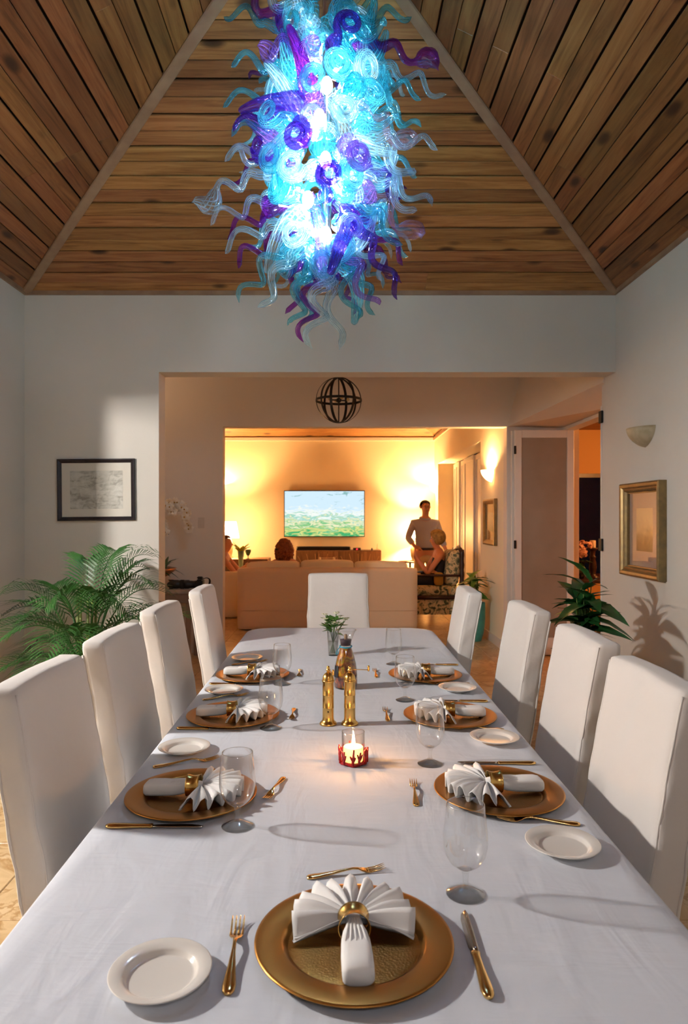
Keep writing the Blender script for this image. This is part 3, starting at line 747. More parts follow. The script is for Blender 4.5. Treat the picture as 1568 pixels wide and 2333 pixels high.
# ------------------------------------------------------------------ blown glass chandelier
CHX, CHY = -.045, 3.17
def art_glass(name, tint, milk, body):
    """blown glass with fine threads: tinted, threads a little milky"""
    k = NT(name); uv = k.n('UVMap'); sp = k.n('SeparateXYZ', {0: uv.outputs[0]})
    ph = k.n('Math', {0: sp.outputs[0], 1: 2*PI*13}, operation='MULTIPLY')
    ph2 = k.n('Math', {0: sp.outputs[1], 1: 5.0, 2: ph.outputs[0]}, operation='MULTIPLY_ADD')
    sn = k.n('Math', {0: ph2.outputs[0]}, operation='SINE')
    st = k.n('MapRange', {0: sn.outputs[0], 1: .1, 2: .9, 3: milk*.2, 4: milk*1.35})
    lw = k.n('LayerWeight', {0: .5}); eg = k.n('Math', {0: lw.outputs['Facing'], 1: 2.2}, operation='POWER')
    tcol = k.n('MixRGB', {0: eg.outputs[0], 1: tint, 2: tuple(.7*c**3 for c in tint[:3])+(1,)})
    tr = k.n('BsdfTransparent', {0: tcol.outputs[0]}); tl = k.n('BsdfTranslucent', {0: body}); df = k.n('BsdfDiffuse', {0: body})
    mk_ = k.n('MixShader', {0: .35, 1: tl.outputs[0], 2: df.outputs[0]})
    b = k.n('MixShader', {0: st.outputs[0], 1: tr.outputs[0], 2: mk_.outputs[0]})
    gl = k.n('BsdfGlossy', {0: (1,1,1,1), 'Roughness': .04})
    g = k.n('MixShader', {0: schlick(k, .04, .6), 1: b.outputs[0], 2: gl.outputs[0]})
    return k.surf(g.outputs[0])
GLS = {
 'A': art_glass('glass_teal', (.60,.90,.93,1), .34, (.06,.48,.58,1)),
 'T': art_glass('glass_turquoise', (.70,.94,.97,1), .38, (.14,.58,.70,1)),
 'C': art_glass('glass_ice', (.90,.97,.985,1), .36, (.52,.72,.80,1)),
 'P': art_glass('glass_cobalt_violet', (.56,.38,.88,1), .36, (.14,.045,.32,1)),
 'M': art_glass('glass_magenta', (.66,.26,.74,1), .34, (.30,.04,.36,1)),
 'L': art_glass('glass_lilac', (.82,.66,.95,1), .38, (.38,.20,.54,1)),
 'K': art_glass('glass_pink', (.96,.86,.90,1), .28, (.62,.40,.50,1)),
}
def glass_tube(pts, rad, n=16, ribs=8, amp=.10, twist=.25):
    b = B(); b.tube(pts, rad, n, caps=False, ribs=ribs, amp=amp, twist=twist)
    me = b.mesh('glass'); m = len(pts); uvl = me.uv_layers.new(name='UVMap')
    fi = 0
    for i in range(m-1):
        for k in range(n):
            L = me.polygons[fi].loop_start
            for q, (u, v) in enumerate(((k,i),(k+1,i),(k+1,i+1),(k,i+1))): uvl.data[L+q].uv = (u/n, v/(m-1)*6)
            fi += 1
    return me
chand = tag(empty('glass_chandelier', (CHX, CHY, 4.45)), 'tall chandelier of curling teal, violet and clear blown glass', 'chandelier')
def part(name, me, mat, loc=(0,0,0), rot=None):
    o = mk(name, me, None, chand)
    me.materials.clear() if not me.materials else None
    if not me.materials: me.materials.append(mat)
    o.location = Vector(loc)-chand.location
    if rot is not None: o.rotation_mode = 'QUATERNION'; o.rotation_quaternion = rot
    return o
chrome = M('chrome', (.75,.76,.78,1), .12, 1)
part('spine', B().tube([(CHX,CHY,2.62),(CHX,CHY,4.5)], .022, 14).mesh('spine'), chrome)
part('canopy', B().lathe([(0,4.52),(.09,4.52),(.085,4.47),(.03,4.44),(0,4.44)], 28, CHX, CHY).mesh('canopy'), chrome)
for z in (3.95, 3.72): part('collar', B().lathe([(.022,z),(.045,z+.01),(.045,z+.04),(.022,z+.05)], 20, CHX, CHY).mesh('collar'), chrome)
bulb_m = emitter('chandelier_bulb', (.74,.89,1.0,1), E_CHAND)
for (x, y, dy) in ((745,195,-.10),(728,268,-.05),(742,365,-.10),(702,455,-.10),(742,535,-.10),(770,420,.10),(715,300,.12),(740,120,.06)):
    p = P(x, y, CHY+dy)
    part('bulb', B().sphere(p, .026, 14, 9, (1,1,1.5)).mesh('bulb'), bulb_m)
rg = random.Random(11)
def wavy(base, tip, amp, waves, n=44, start=.3, seed=0):
    """tentacle: straight thick root, then a corkscrew shrinking towards the tip"""
    base, tip = Vector(base), Vector(tip); d = tip-base; L = d.length; t = d.normalized()
    u = t.cross(Vector((0,1,0))); u = (u if u.length > .2 else t.cross(Vector((1,0,0)))).normalized(); v = t.cross(u)
    r = random.Random(seed); ph = r.uniform(0, 6.28); sag = Vector((0,0,1))*L*r.uniform(.02,.12); pts = []
    for i in range(n):
        s = i/(n-1); k = max(0, (s-start)/(1-start)); w = math.sin(min(1, k*2.2)*PI/2)*amp*(1-.35*k) if k > 0 else 0
        a = ph+2*PI*waves*k
        pts.append(base+d*s+sag*math.sin(PI*s)+u*(w*math.cos(a))+v*(w*.7*math.sin(a)))
    off = pts[-1]-tip
    return [p-off*(i/(n-1))**2 for i, p in enumerate(pts)]
def tentacle(base, tip, mat, r0=.04, r1=.012, bulb=False, amp=.035, waves=2.2, seed=0, n=44):
    pts = wavy(base, tip, amp, waves, n, .28, seed); rad = []
    for i in range(n):
        s = i/(n-1)
        r = r1*(1.05-.35*s)+(r0-r1)*max(0, 1-s/.72)**1.7
        if s < .1: r *= .45+.55*(s/.1)
        if bulb and s > .74: q = (s-.74)/.26; r = r1*.7*(1-q)+.036*math.sin(q**.8*PI)**.9
        if s > .975: r *= .55
        if s > .995: r *= .2
        rad.append(r)
    return part('glass_tentacle', glass_tube(pts, rad, 14, 7, .09, .22), GLS[mat])
def pz(x, y, dy): return P(x, y, CHY+dy)
tent = [ # base px, tip px, depth of base, depth of tip, colour, root radius, tube radius, bulb end
 ((640,70),(510,38),-.05,-.10,'A',.035,.011,0), ((690,120),(535,-25),-.08,-.12,'M',.055,.016,0), ((745,100),(585,-20),-.14,-.16,'C',.075,.020,0),
 ((770,70),(938,38),-.12,-.15,'A',.060,.012,0), ((790,85),(880,60),-.14,-.25,'A',.055,.012,0), ((800,105),(1000,162),-.12,-.10,'M',.050,.013,1),
 ((810,150),(1018,215),-.10,-.12,'C',.045,.011,0), ((800,190),(960,228),-.12,-.16,'A',.04,.011,0), ((700,120),(585,105),-.15,-.2,'L',.045,.013,1),
 ((680,160),(527,153),-.10,-.14,'A',.045,.012,0), ((680,210),(508,245),-.10,-.12,'A',.045,.011,0), ((690,270),(528,312),-.12,-.12,'A',.05,.013,0),
 ((680,255),(531,300),-.16,-.2,'P',.05,.011,0), ((690,340),(512,368),-.12,-.10,'C',.05,.014,0), ((660,395),(436,462),-.08,-.10,'C',.045,.012,1),
 ((670,440),(480,514),-.10,-.14,'C',.045,.011,0), ((670,470),(518,545),-.06,-.08,'M',.04,.011,0), ((670,510),(513,578),-.12,-.16,'C',.045,.012,0),
 ((680,530),(543,612),-.04,-.03,'M',.04,.012,0), ((690,540),(545,690),-.08,-.10,'T',.045,.012,0), ((695,560),(587,700),-.14,-.16,'C',.055,.016,0),
 ((700,570),(650,715),-.02,-.02,'M',.04,.012,0), ((715,580),(655,742),-.10,-.12,'A',.045,.012,0), ((715,585),(682,745),-.06,-.04,'A',.04,.012,0),
 ((735,590),(692,780),-.04,-.06,'M',.045,.012,0), ((720,560),(773,797),-.17,-.17,'C',.10,.016,0), ((757,565),(712,795),-.18,-.18,'C',.10,.014,0),
 ((775,560),(815,728),-.10,-.12,'A',.05,.012,0), ((785,560),(855,718),-.08,-.06,'A',.045,.012,0), ((755,540),(865,695),-.16,-.16,'L',.05,.013,0),
 ((780,465),(905,683),-.15,-.12,'P',.055,.013,0), ((790,500),(872,640),-.06,-.04,'C',.04,.011,0), ((800,470),(918,605),-.04,-.02,'M',.04,.012,0),
 ((790,450),(918,558),-.13,-.17,'A',.05,.013,0), ((800,410),(960,546),-.14,-.16,'K',.05,.012,1), ((810,390),(985,470),-.10,-.12,'C',.045,.013,0),
 ((800,400),(950,480),-.16,-.2,'C',.055,.016,0), ((800,310),(998,342),-.14,-.16,'C',.05,.013,0), ((800,320),(947,396),-.18,-.2,'C',.055,.017,0),
 ((800,280),(908,268),-.16,-.22,'T',.05,.014,0), ((810,370),(915,452),-.10,-.08,'P',.045,.012,0), ((790,230),(940,335),-.15,-.18,'K',.05,.014,1),
 ((680,300),(540,270),-.02,.02,'T',.05,.013,0), ((680,400),(530,350),0,.05,'C',.045,.013,0), ((800,250),(960,290),0,.06,'A',.05,.012,0), ((805,350),(950,405),.02,.05,'A',.045,.012,0),
 ((690,480),(560,560),.02,.05,'T',.05,.012,0), ((790,500),(930,585),.02,.06,'T',.05,.012,0), ((690,160),(590,190),.02,.06,'A',.05,.012,0), ((790,150),(900,200),.02,.08,'T',.05,.012,0),
]
for i, (b0, t0, db, dt, c, r0, r1, bl) in enumerate(tent):
    L = (pz(*t0, dt)-pz(*b0, db)).length
    tentacle(pz(*b0, db*.6), pz(*t0, dt), c, r0*.78, r1*1.3, bool(bl), amp=.034+.020*rg.random(), waves=max(1.0, min(2.2, L/.215))*rg.uniform(.8,1.15), seed=i)
# half of the glass that faces away
for i in range(34):
    z = 2.75+1.1*(i+.5)/34; a = rg.uniform(.12*PI, .88*PI); R = rg.uniform(.34,.52)*(.75+.5*(1-abs(z-3.2)/.8))
    d = Vector((math.cos(a), math.sin(a), -.25-.9*(max(0, 3.0-z))))
    base = Vector((CHX, CHY, z))+d*.06
    tentacle(base, base+d.normalized()*R, rg.choice('AATTCCCPM'), .05, .013, False, .035, 2.2, 100+i, n=28)
# curls and shells packed around the spine
def curl_mesh(seed):
    """wide ribbed root, then a snail curl lying across the root's direction"""
    r = random.Random(seed); turns = r.uniform(1.35,1.8); n = 56; pts = []; rad = []; R0 = r.uniform(.048,.060); adv = r.uniform(.02,.05)
    for i in range(n):
        s = i/(n-1)
        if s < .25:
            q = s/.25; pts.append(Vector((-.02*math.sin(q*PI), 0, .13*q-.012*q*q))); rad.append(.008+.036*math.sin(min(1,q*1.3)*PI/2)-.0255*max(0,q-.55)/.45)
        else:
            q = (s-.25)/.75; a = q*turns*2*PI; R = R0*(1-.55*q); k = min(1, q*5)
            pts.append(Vector((R0-R*math.cos(a), R*math.sin(a), .118+.02*math.sin(k*PI/2)+adv*q))); rad.append(.0125*(1-q)**.7+.006)
    rad[-1] *= .3
    return glass_tube(pts, rad, 18, 9, .07, .18)
def shell_mesh(seed):
    r = random.Random(seed); n = 22; pts = []; rad = []
    for i in range(n):
        s = i/(n-1); pts.append(Vector((.03*s*s, 0, .14*s)))
        rad.append(.008+.046*math.sin(min(1, s*1.12)*PI*.5)**1.4 if s < .86 else .0535*(1-((s-.86)/.14)**2*.85))
    return glass_tube(pts, rad, 30, 15, .07, .10)
def horn_mesh(seed):
    r = random.Random(seed); n = 40; pts = []; rad = []; bend = r.uniform(.9,1.5)
    for i in range(n):
        s = i/(n-1); a = s*s*bend*2.1; pts.append(Vector((.13*(1-math.cos(a)), .02*math.sin(5*s), .20*s*(1-.25*s)+.02*math.sin(a))))
        rad.append((.012+.040*math.sin(min(1,s*3)*PI/2))*(1-.78*max(0,s-.25)/.75)+.002)
    rad[-1] *= .3
    return glass_tube(pts, rad, 16, 8, .09, .2)
variants = {'curl': [curl_mesh(i) for i in range(4)], 'shell': [shell_mesh(9)], 'horn': [horn_mesh(i) for i in range(3)]}
coloured = {}
def vmesh(kind, i, c):
    key = (kind, i, c)
    if key not in coloured:
        me = variants[kind][i] .copy(); me.materials.append(GLS[c]); coloured[key] = me
    return coloured[key]
def radius_at(z):      # how far the packed body reaches from the spine
    pr = [(2.60,.05),(2.70,.13),(2.85,.20),(3.05,.25),(3.25,.25),(3.45,.21),(3.65,.19),(3.85,.17),(3.98,.12)]
    for (z0, r0), (z1, r1) in zip(pr, pr[1:]):
        if z0 <= z <= z1: return r0+(r1-r0)*(z-z0)/(z1-z0)
    return .1
def outward(a, drop, roll):
    d = Vector((math.cos(a), math.sin(a), drop)).normalized(); return d.to_track_quat('Z', 'Y') @ Quaternion((0,0,1), roll), d
nm = {'curl': 'glass_curl', 'shell': 'glass_shell', 'horn': 'glass_horn'}
def add_packed(kind, c, a, z, rr, roll, scale=1.0, drop=-.1):
    q, d = outward(a, drop, roll); k = rg.randrange(len(variants[kind]))
    p = Vector((CHX, CHY, z))+Vector((math.cos(a), math.sin(a), 0))*max(.03, rr-.10*scale)
    o = part(nm[kind], vmesh(kind, k, c), GLS[c], p, q); o.scale = (scale,)*3
    return o
hand = [('horn','P',665,222),('shell','L',728,270),('curl','P',683,305),('curl','P',620,350),('shell','M',570,440),('shell','L',785,352),('curl','L',818,365),('shell','L',740,412),
        ('curl','P',745,440),('horn','P',792,490),('curl','P',770,105),('shell','L',715,132),('horn','L',752,568),('shell','A',800,215),('shell','C',712,70),('curl','C',740,318),('curl','C',770,270),
        ('curl','T',790,190),('curl','T',695,195),('curl','T',725,490),('curl','C',780,535),('curl','C',810,440),('horn','C',800,340),('curl','T',650,285),('curl','T',655,355),('curl','C',700,395),('horn','T',640,430)]
for kind, c, x, y in hand:
    p = P(x, y, CHY-.2); z = p.z; R = radius_at(z)+.05; dx = max(-.95, min(.95, (p.x-CHX)/R)); a = -math.acos(dx)
    add_packed(kind, c, a, z, R, rg.uniform(0, 6.28), rg.uniform(.85,1.05), rg.uniform(-.3,.1))
N = 88
for i in range(N):
    z = 2.68+(3.93-2.68)*((i+.5)/N); a = i*2.39996+rg.uniform(-.3,.3); R = radius_at(z)
    kind = rg.choices(['curl','horn','shell'], [6,3,1.3])[0]; c = rg.choices('ATCPLM', [5,7,7,.8,.9,.3])[0]
    add_packed(kind, c, a, z, R, rg.uniform(0, 6.28), rg.uniform(.8,1.15), rg.uniform(-.6,.15) if z < 3.0 else rg.uniform(-.3,.3))
# ------------------------------------------------------------------ pictures, sconces, plants of the dining room
def frame(name, label, w, h, mat, art, matte, fw=.03, depth=.025, matw=.07, glossy=True, loc=(0,0,0), rot=(0,0,0), prof=None):
    """picture hanging in its local XZ plane, facing -Y, centre at origin"""
    e = tag(empty(name, loc), label, 'picture'); e.rotation_euler = rot
    prof = prof or [(0, 0), (0, -depth), (fw*.3, -depth*1.1), (fw*.7, -depth*.8), (fw, -depth*.45), (fw, 0)]
    cs = [(-w/2,-h/2,1,1),(w/2,-h/2,-1,1),(w/2,h/2,-1,-1),(-w/2,h/2,1,-1)]
    for i in range(4):
        a, b = cs[i], cs[(i+1) % 4]
        ra = [Vector((a[0]+a[2]*d, y, a[1]+a[3]*d)) for d, y in prof]; rb = [Vector((b[0]+b[2]*d, y, b[1]+b[3]*d)) for d, y in prof]
        B().loft([ra, rb]).build('frame_rail', mat, e, smooth=False)
    B().box(-w/2+fw*.8, w/2-fw*.8, -.006, -.002, -h/2+fw*.8, h/2-fw*.8).build('mat_board', matte, e, smooth=False)
    aw, ah = w/2-fw-matw, h/2-fw-matw*.95
    B().box(-aw, aw, -.0075, -.006, -ah, ah).build('artwork', art, e, smooth=False)
    B().box(-w/2+fw*.9, w/2-fw*.9, -.0115, -.0095, -h/2+fw*.9, h/2-fw*.9).build('glazing', thin_glass('glazing', (.98,.98,.98,1), .55), e, smooth=False)
    return e
def sketch_mat():
    k = NT('pencil_sketch'); tc = k.n('TexCoord')
    a = k.n('TexNoise', {'Vector': tc.outputs['Object'], 'Scale': 14, 'Detail': 9, 'Roughness': .75, 'Distortion': 1.5})
    mp = k.n('Mapping', {0: tc.outputs['Object'], 3: (3, 1, 9)})
    b = k.n('TexNoise', {'Vector': mp.outputs[0], 'Scale': 3, 'Detail': 5, 'Distortion': 1})
    s = k.n('Math', {0: a.outputs[0], 1: b.outputs[0]}, operation='MULTIPLY')
    c = k.ramp(s.outputs[0], [(.16, lin('#9a968a')), (.24, lin('#c2c1b6')), (.34, lin('#d3d2c8'))])
    p = k.n('BsdfPrincipled', {'Base Color': c, 'Roughness': .6}); return k.surf(p.outputs[0])
def photo_mat(name, cols):
    k = NT(name); tc = k.n('TexCoord'); sp = k.n('SeparateXYZ', {0: tc.outputs['Generated']})
    a = k.n('TexNoise', {'Vector': tc.outputs['Object'], 'Scale': 9, 'Detail': 6, 'Distortion': .8})
    s = k.n('Math', {0: a.outputs[0], 1: .5, 2: sp.outputs[2]}, operation='MULTIPLY_ADD')
    c = k.ramp(s.outputs[0], [(p_, lin(h_)) for p_, h_ in cols])
    p = k.n('BsdfPrincipled', {'Base Color': c, 'Roughness': .6}); return k.surf(p.outputs[0])
matte = M('cream_mat', '#ddd8cb', .8); 
frame('framed_sketch', 'black framed pencil sketch with cream mat on the back wall', .632, .505, M('black_frame', '#1a1416', .4, var=(40, '#2c2023'), bump=(80,.4,.003)), sketch_mat(), matte,
      .032, .026, .068, loc=P(220.5, 1116, YB-.002), rot=(0, math.radians(-.6), 0))
gilt = M('gilt_frame', (.30,.21,.09,1), .4, .75, var=(25, (.22,.16,.08,1)))
gp = [(0,0),(0,-.055),(.012,-.062),(.03,-.058),(.042,-.044),(.05,-.046),(.06,-.04),(.07,-.024),(.078,-.022),(.078,0)]
pic = frame('framed_photograph', 'gilt framed picture with a small dark photograph on the right wall', .66, .705, gilt, photo_mat('photograph', [(.2,'#2f2a24'),(.45,'#4a4036'),(.62,'#8d7a5c'),(.8,'#d8b98c'),(1,'#e8cfa0')]),
      M('mauve_mat', '#c3ab9c', .7), .078, .06, .12, loc=(XR-.001, 5.06, 1.415), rot=(0, 0, PI/2), prof=gp)
# rotate so that it faces the room (-X)
pic.rotation_euler = (0, 0, -PI/2)
marble_sh = M('alabaster', '#b9ad92', .4, var=(18, '#a39678'), spec=.4)
def sconce_shell(R=.165, D=.125, Hh=.145, t=.008):
    """half bowl against a wall lying in the XZ plane at y=0, open upwards, bulging to -Y"""
    def f(s):
        def g(u, v):
            a = PI*u; q = v**.8; rr = math.cos(q*PI/2)**.65 if q < 1 else 0
            return (-(R-s)*math.cos(a)*rr, -(D-s)*math.sin(a)*rr, -(Hh-s)*q)
        return g
    b = B().grid(f(0), 24, 12).grid(f(t), 24, 12); n = 25
    for i in range(24): b.f.append((i, i+1, 13*n+i+1, 13*n+i))
    return b
def sconce(label, loc, rz, lit, R=.165, power=1.0, colour='#ffc27c'):
    e = tag(empty('wall_sconce', loc), label, 'sconce', 'half-bowl wall sconces'); e.rotation_euler = (0, 0, rz)
    sconce_shell(R).build('bowl', (lit_shade if power == 1 else dim_shade) if lit else marble_sh, e)
    mk('wall_plate', bevel_mesh(B().box(-.05, .05, -.012, 0, -.1, -.02).mesh('wall_plate', False), .004, 1), white_paint, e)
    B().sphere((0,-.05,-.045), .024, 12, 8, (1,1,1.2)).build('bulb', emitter('sconce_bulb_%.2f' % power, colour, E_SCONCE*8*power) if lit else M('bulb_off', '#e8e6e0', .3), e)
    return e
def shade_mat(name, c, e):
    k = NT(name); d = k.n('BsdfTranslucent', {0: lin(c)}); f = k.n('BsdfDiffuse', {0: lin(c)}); m = k.n('MixShader', {0: .5, 1: d.outputs[0], 2: f.outputs[0]})
    em = k.n('Emission', {0: lin('#ffc684'), 1: e}); a = k.n('AddShader', {0: m.outputs[0], 1: em.outputs[0]}); return k.surf(a.outputs[0])
lit_shade = shade_mat('lit_alabaster', '#f6e6c8', 9.0); dim_shade = shade_mat('dim_alabaster', '#f6e6c8', .5)
sconce('unlit marbled half-bowl sconce on the dining room wall', (XR-.001, 5.06, 2.17), -PI/2, False)

def leaf_blade(L, Wd, curl=.3, n=8, fold=.25):
    """broad pointed leaf along +Y, drooping"""
    b = B()
    def fn(u, v):
        s = (u-.5)*2; w = Wd*math.sin(PI*min(1, .04+v*.97))**.75*(1-.25*v); y = L*v; z = -curl*L*v*v
        return (s*w, y*(1-.12*curl*v), z+abs(s)*w*fold+.004*math.sin(v*22)*abs(s))
    return b.grid(fn, 4, n)
def leaf_part(parent, base, yaw, pitch, L, Wd, mat, curl=.35, roll=0):
    me = leaf_blade(L, Wd, curl).mesh('leaf'); o = mk('leaf', me, mat, parent)
    o.matrix_local = Matrix.Translation(base) @ Matrix.Rotation(yaw, 4, 'Z') @ Matrix.Rotation(pitch, 4, 'X') @ Matrix.Rotation(roll, 4, 'Y')
    return o
def bushy_plant(name, label, loc, pot, leaves, mat, potm, seed, scale=1, stem_h=.3):
    r = random.Random(seed); e = tag(empty(name, loc), label, 'plant'); ph = pot[-1][1]
    B().lathe(pot, 36).build('pot', potm, e)
    rr = pot[-1][0]*.9; B().lathe([(0,ph-.03),(rr,ph-.035),(rr,ph-.05),(0,ph-.05)], 24).build('soil', soil, e)
    for i in range(leaves):
        a = i*2.39996+r.uniform(-.3,.3); z0 = ph-.03+stem_h*(i/leaves)**.8*r.uniform(.75,1)
        d = Vector((math.sin(-a), math.cos(-a), 0)); L = r.uniform(.20,.34)*scale; pt = r.uniform(.15, 1.15)*(.6+.5*i/leaves)
        st = [Vector((0,0,ph-.04)), d*.02*scale+Vector((0,0,z0*.55+ph*.45)), d*.06*scale+Vector((0,0,z0+.06*scale))]
        B().tube(bez(*st, 5), [.006,.0055,.005,.0045,.004,.0035], 6).build('stem', stem_m, e)
        leaf_part(e, st[2], -a, pt, L, L*r.uniform(.17,.25), mat, r.uniform(.25,.9), r.uniform(-.5,.5))
    return e
white_pot = M('white_ceramic', '#cfc9be', .4)
pot_prof = [(0,0),(.12,0),(.125,.01),(.17,.30),(.18,.31),(.18,.34),(.165,.34)]
bushy_plant('potted_evergreen', 'dark broad-leaved plant behind the right chairs by the wall', (1.68, 4.62, 0), [(r*.95, z*1.45) for r, z in pot_prof], 58, leaf_dark, white_pot, 4, .92, .54)
bushy_plant('potted_lily', 'leafy plant in a tall turquoise pot at the living room opening', (1.69, 8.38, 0), [(0,0),(.085,0),(.09,.01),(.12,.12),(.135,.28),(.135,.42),(.13,.47),(.118,.47)], 30, leaf_bright,
            M('turquoise_glaze', '#4fa294', .35, var=(8,'#3f8a7e')), 8, .88, .28)
# areca palm
def frond(parent, base, yaw, reach, rise, droop, L, nl, seed):
    r = random.Random(seed); d = Vector((math.cos(yaw), math.sin(yaw), 0)); top = base+d*reach*.45+Vector((0,0,rise)); tip = base+d*reach+Vector((0,0,rise-droop))
    pts = bez(base, base*.3+top*.7+Vector((0,0,rise*.35)), tip, 22); b = B()
    b.tube(pts, lerp_list([.006,.005,.0035,.001], 23), 6)
    for i in range(nl):
        t = .30+.70*i/(nl-1); k = t*22; j = min(int(k), 21); p = pts[j].lerp(pts[j+1], k-j); tg = (pts[min(j+1,22)]-pts[max(j-1,0)]).normalized()
        sd = tg.cross(Vector((0,0,1))).normalized(); upv = sd.cross(tg)
        ll = L*(math.sin(PI*(.16+.80*(t-.30)/.70))**.7)*r.uniform(.9,1.05)
        for s in (-1, 1):
            dr = (sd*s*.80+tg*(.55+.35*t)+upv*.28).normalized(); w = .0050*(ll/L+.35); n1 = dr.cross(upv).normalized()
            a0 = p; a1 = p+dr*ll*.35+upv*.01; a2 = p+dr*ll*.72-Vector((0,0,ll*.07)); a3 = p+dr*ll-Vector((0,0,ll*.24*r.uniform(.7,1.4)))
            b.add([a0-n1*w*.25, a0+n1*w*.25, a1-n1*w, a1+n1*w, a2-n1*w*.75, a2+n1*w*.75, a3], [(0,1,3,2),(2,3,5,4),(4,5,6)])
    o = b.build('frond', leaf_palm, parent); return o
pe = tag(empty('areca_palm', (-1.74, 4.75, 0)), 'feathery areca palm in the left corner behind the chairs', 'plant')
B().lathe([(0,0),(.15,0),(.155,.01),(.19,.34),(.2,.35),(.2,.38),(.18,.38)], 36).build('pot', white_pot, pe)
B().lathe([(0,.35),(.18,.345),(.18,.33),(0,.33)], 24).build('soil', soil, pe)
rp = random.Random(21)
for i in range(5):
    a = i*1.3; q = Vector((math.cos(a)*.05, math.sin(a)*.05, .34)); B().tube([q, q*1.2+Vector((0,0,.25)), q*1.3+Vector((0,0,.5))], [.014,.012,.008], 8).build('cane', M('palm_cane', '#7c8a45', .5), pe)
fr = [(0.15,.52,.62,.28),(.55,.55,.66,.20),(-.35,.62,.52,.26),(-.9,.60,.50,.30),(-1.6,.60,.56,.34),(-2.3,.62,.50,.32),(-2.9,.58,.46,.22),(3.0,.58,.58,.22),(2.5,.5,.66,.16),(1.4,.42,.86,.05),(1.9,.36,.84,.06),
      (.9,.46,.80,.12),(-1.2,.45,.40,.34),(-2.0,.5,.36,.34),(-.1,.66,.42,.34),(2.9,.52,.36,.30),(.3,.40,.90,.10),(-2.6,.42,.62,.30),(-.6,.4,.64,.28),(-1.9,.34,.70,.25),(-.75,.72,.34,.24),(-1.35,.66,.46,.22),(-2.45,.6,.30,.24),(.0,.74,.58,.24),(-.3,.48,.76,.16),(-2.8,.46,.70,.12),(-1.0,.50,.66,.20),(-1.7,.5,.26,.3)]
for i, (yw, rc_, rs, dp) in enumerate(fr):
    frond(pe, Vector((math.cos(yw)*.05, math.sin(yw)*.05, .40+.10*rp.random())), yw, rc_, rs, dp, .26, 25, 50+i)
# lamp of the kitchen beyond the left doorway and an added fill globe behind the camera
def globe(name, label, loc, r, m, drop):
    e = tag(empty(name, loc), label, 'lamp')
    B().sphere((0,0,0), r, 24, 16).build('globe', m, e)
    B().tube([(0,0,r*.95),(0,0,drop)], .008, 8).build('rod', black_iron, e)
    B().lathe([(0,drop-.02),(.05,drop-.02),(.055,drop),(0,drop)], 20).build('canopy', black_iron, e)
globe('globe_pendant', 'white globe lamp in the kitchen beyond the left doorway', (-3.25, 2.2, 2.5), .085, emitter('kitchen_globe', '#fff8f2', E_KITCHEN), .25)
globe('globe_pendant', 'added fill globe above the unseen end of the room behind the camera', (.3, -1.3, 2.9), .13, emitter('rear_fill_globe', '#f3f4ff', E_REAR_FILL), 1.35)
# ------------------------------------------------------------------ hall
oc = P(772, 912, 6.7)
oe = tag(empty('orb_pendant', oc), 'black iron orb pendant of crossing hoops in the hall', 'pendant lamp')
def hoop(R, w, t, rot, n=56):
    b = B()
    b.lathe([(R, -w/2), (R, w/2), (R-t, w/2), (R-t, -w/2)], n, close=True); b.xform(rot); return b
R_ = .228
hoop(R_, .024, .004, Matrix.Identity(4)).build('hoop', black_iron, oe, smooth=False)
for a in (10, 70, 130): hoop(R_*.985, .026, .004, Matrix.Rotation(math.radians(a), 4, 'Z') @ Matrix.Rotation(PI/2, 4, 'X')).build('hoop', black_iron, oe, smooth=False)
hoop(R_*.97, .024, .004, Matrix.Rotation(math.radians(40), 4, 'Z') @ Matrix.Rotation(PI/2, 4, 'X')).build('hoop', black_iron, oe, smooth=False)
B().tube([(0,0,-.225),(0,0,3.2-oc.z)], .006, 8).build('rod', black_iron, oe)
B().lathe([(0,.5),(.06,.5),(.06,.53),(0,.54)], 20).build('canopy', black_iron, oe)
B().sphere((0,0,.0), .026, 12, 8).build('hub', black_iron, oe)
for k in range(4):
    a = k*PI/2+.3; d = Vector((math.cos(a), math.sin(a), 0)); ar = B().tube([(0,0,0), d*.075, d*.08+Vector((0,0,.02))], .007, 6).build('arm', black_iron, oe)
    B().sphere(d*.095+Vector((0,0,.012)), .017, 10, 8).build('bulb', M('bulb_amber', '#c9a878', .2), ar)
# console with orchid and camera lens
con = tag(empty('console_table', (-1.86, 7.25, 0)), 'pale stone-topped console table against the hall wall', 'table')
stone = M('stone_top', '#b7a698', .2, var=(6, '#a08e7e'))
mk('top', bevel_mesh(B().box(-.75, .40, -.2, .32, .72, .76).mesh('top', False), .006, 2), stone, con)
mk('apron', bevel_mesh(B().box(-.70, .36, -.17, .29, .62, .72).mesh('apron', False), .004, 1), M('taupe_lacquer', '#8b7566', .35), con)
for x in (-.68, .32):
    for y in (-.15, .25): mk('leg', bevel_mesh(B().box(x-.025, x+.025, y-.025, y+.025, 0, .62).mesh('leg', False), .004, 1), M('taupe_lacquer', '#8b7566'), con)
ob = Vector((-1.87, 7.22, .76))
orc = tag(empty('orchid', ob), 'white orchid arching from a copper bowl on the hall console', 'plant')
copper = M('copper', (.55,.27,.14,1), .3, 1)
B().lathe([(0,0),(.05,0),(.05,.008),(.02,.014),(.018,.10),(.04,.115),(.10,.14),(.155,.185),(.175,.215),(.168,.215),(.09,.15),(0,.14)], 40).build('bowl', copper, orc)
B().lathe([(0,.19),(.15,.19),(.15,.18),(0,.18)], 24).build('moss', soil, orc)
ro = random.Random(2)
for i in range(22):
    a = i*2.4; leaf_part(orc, Vector((math.cos(a)*.05, math.sin(a)*.05, .19)), a, ro.uniform(.3,1.2), ro.uniform(.14,.22), .022, leaf_dark, ro.uniform(.5,1.1), 0)
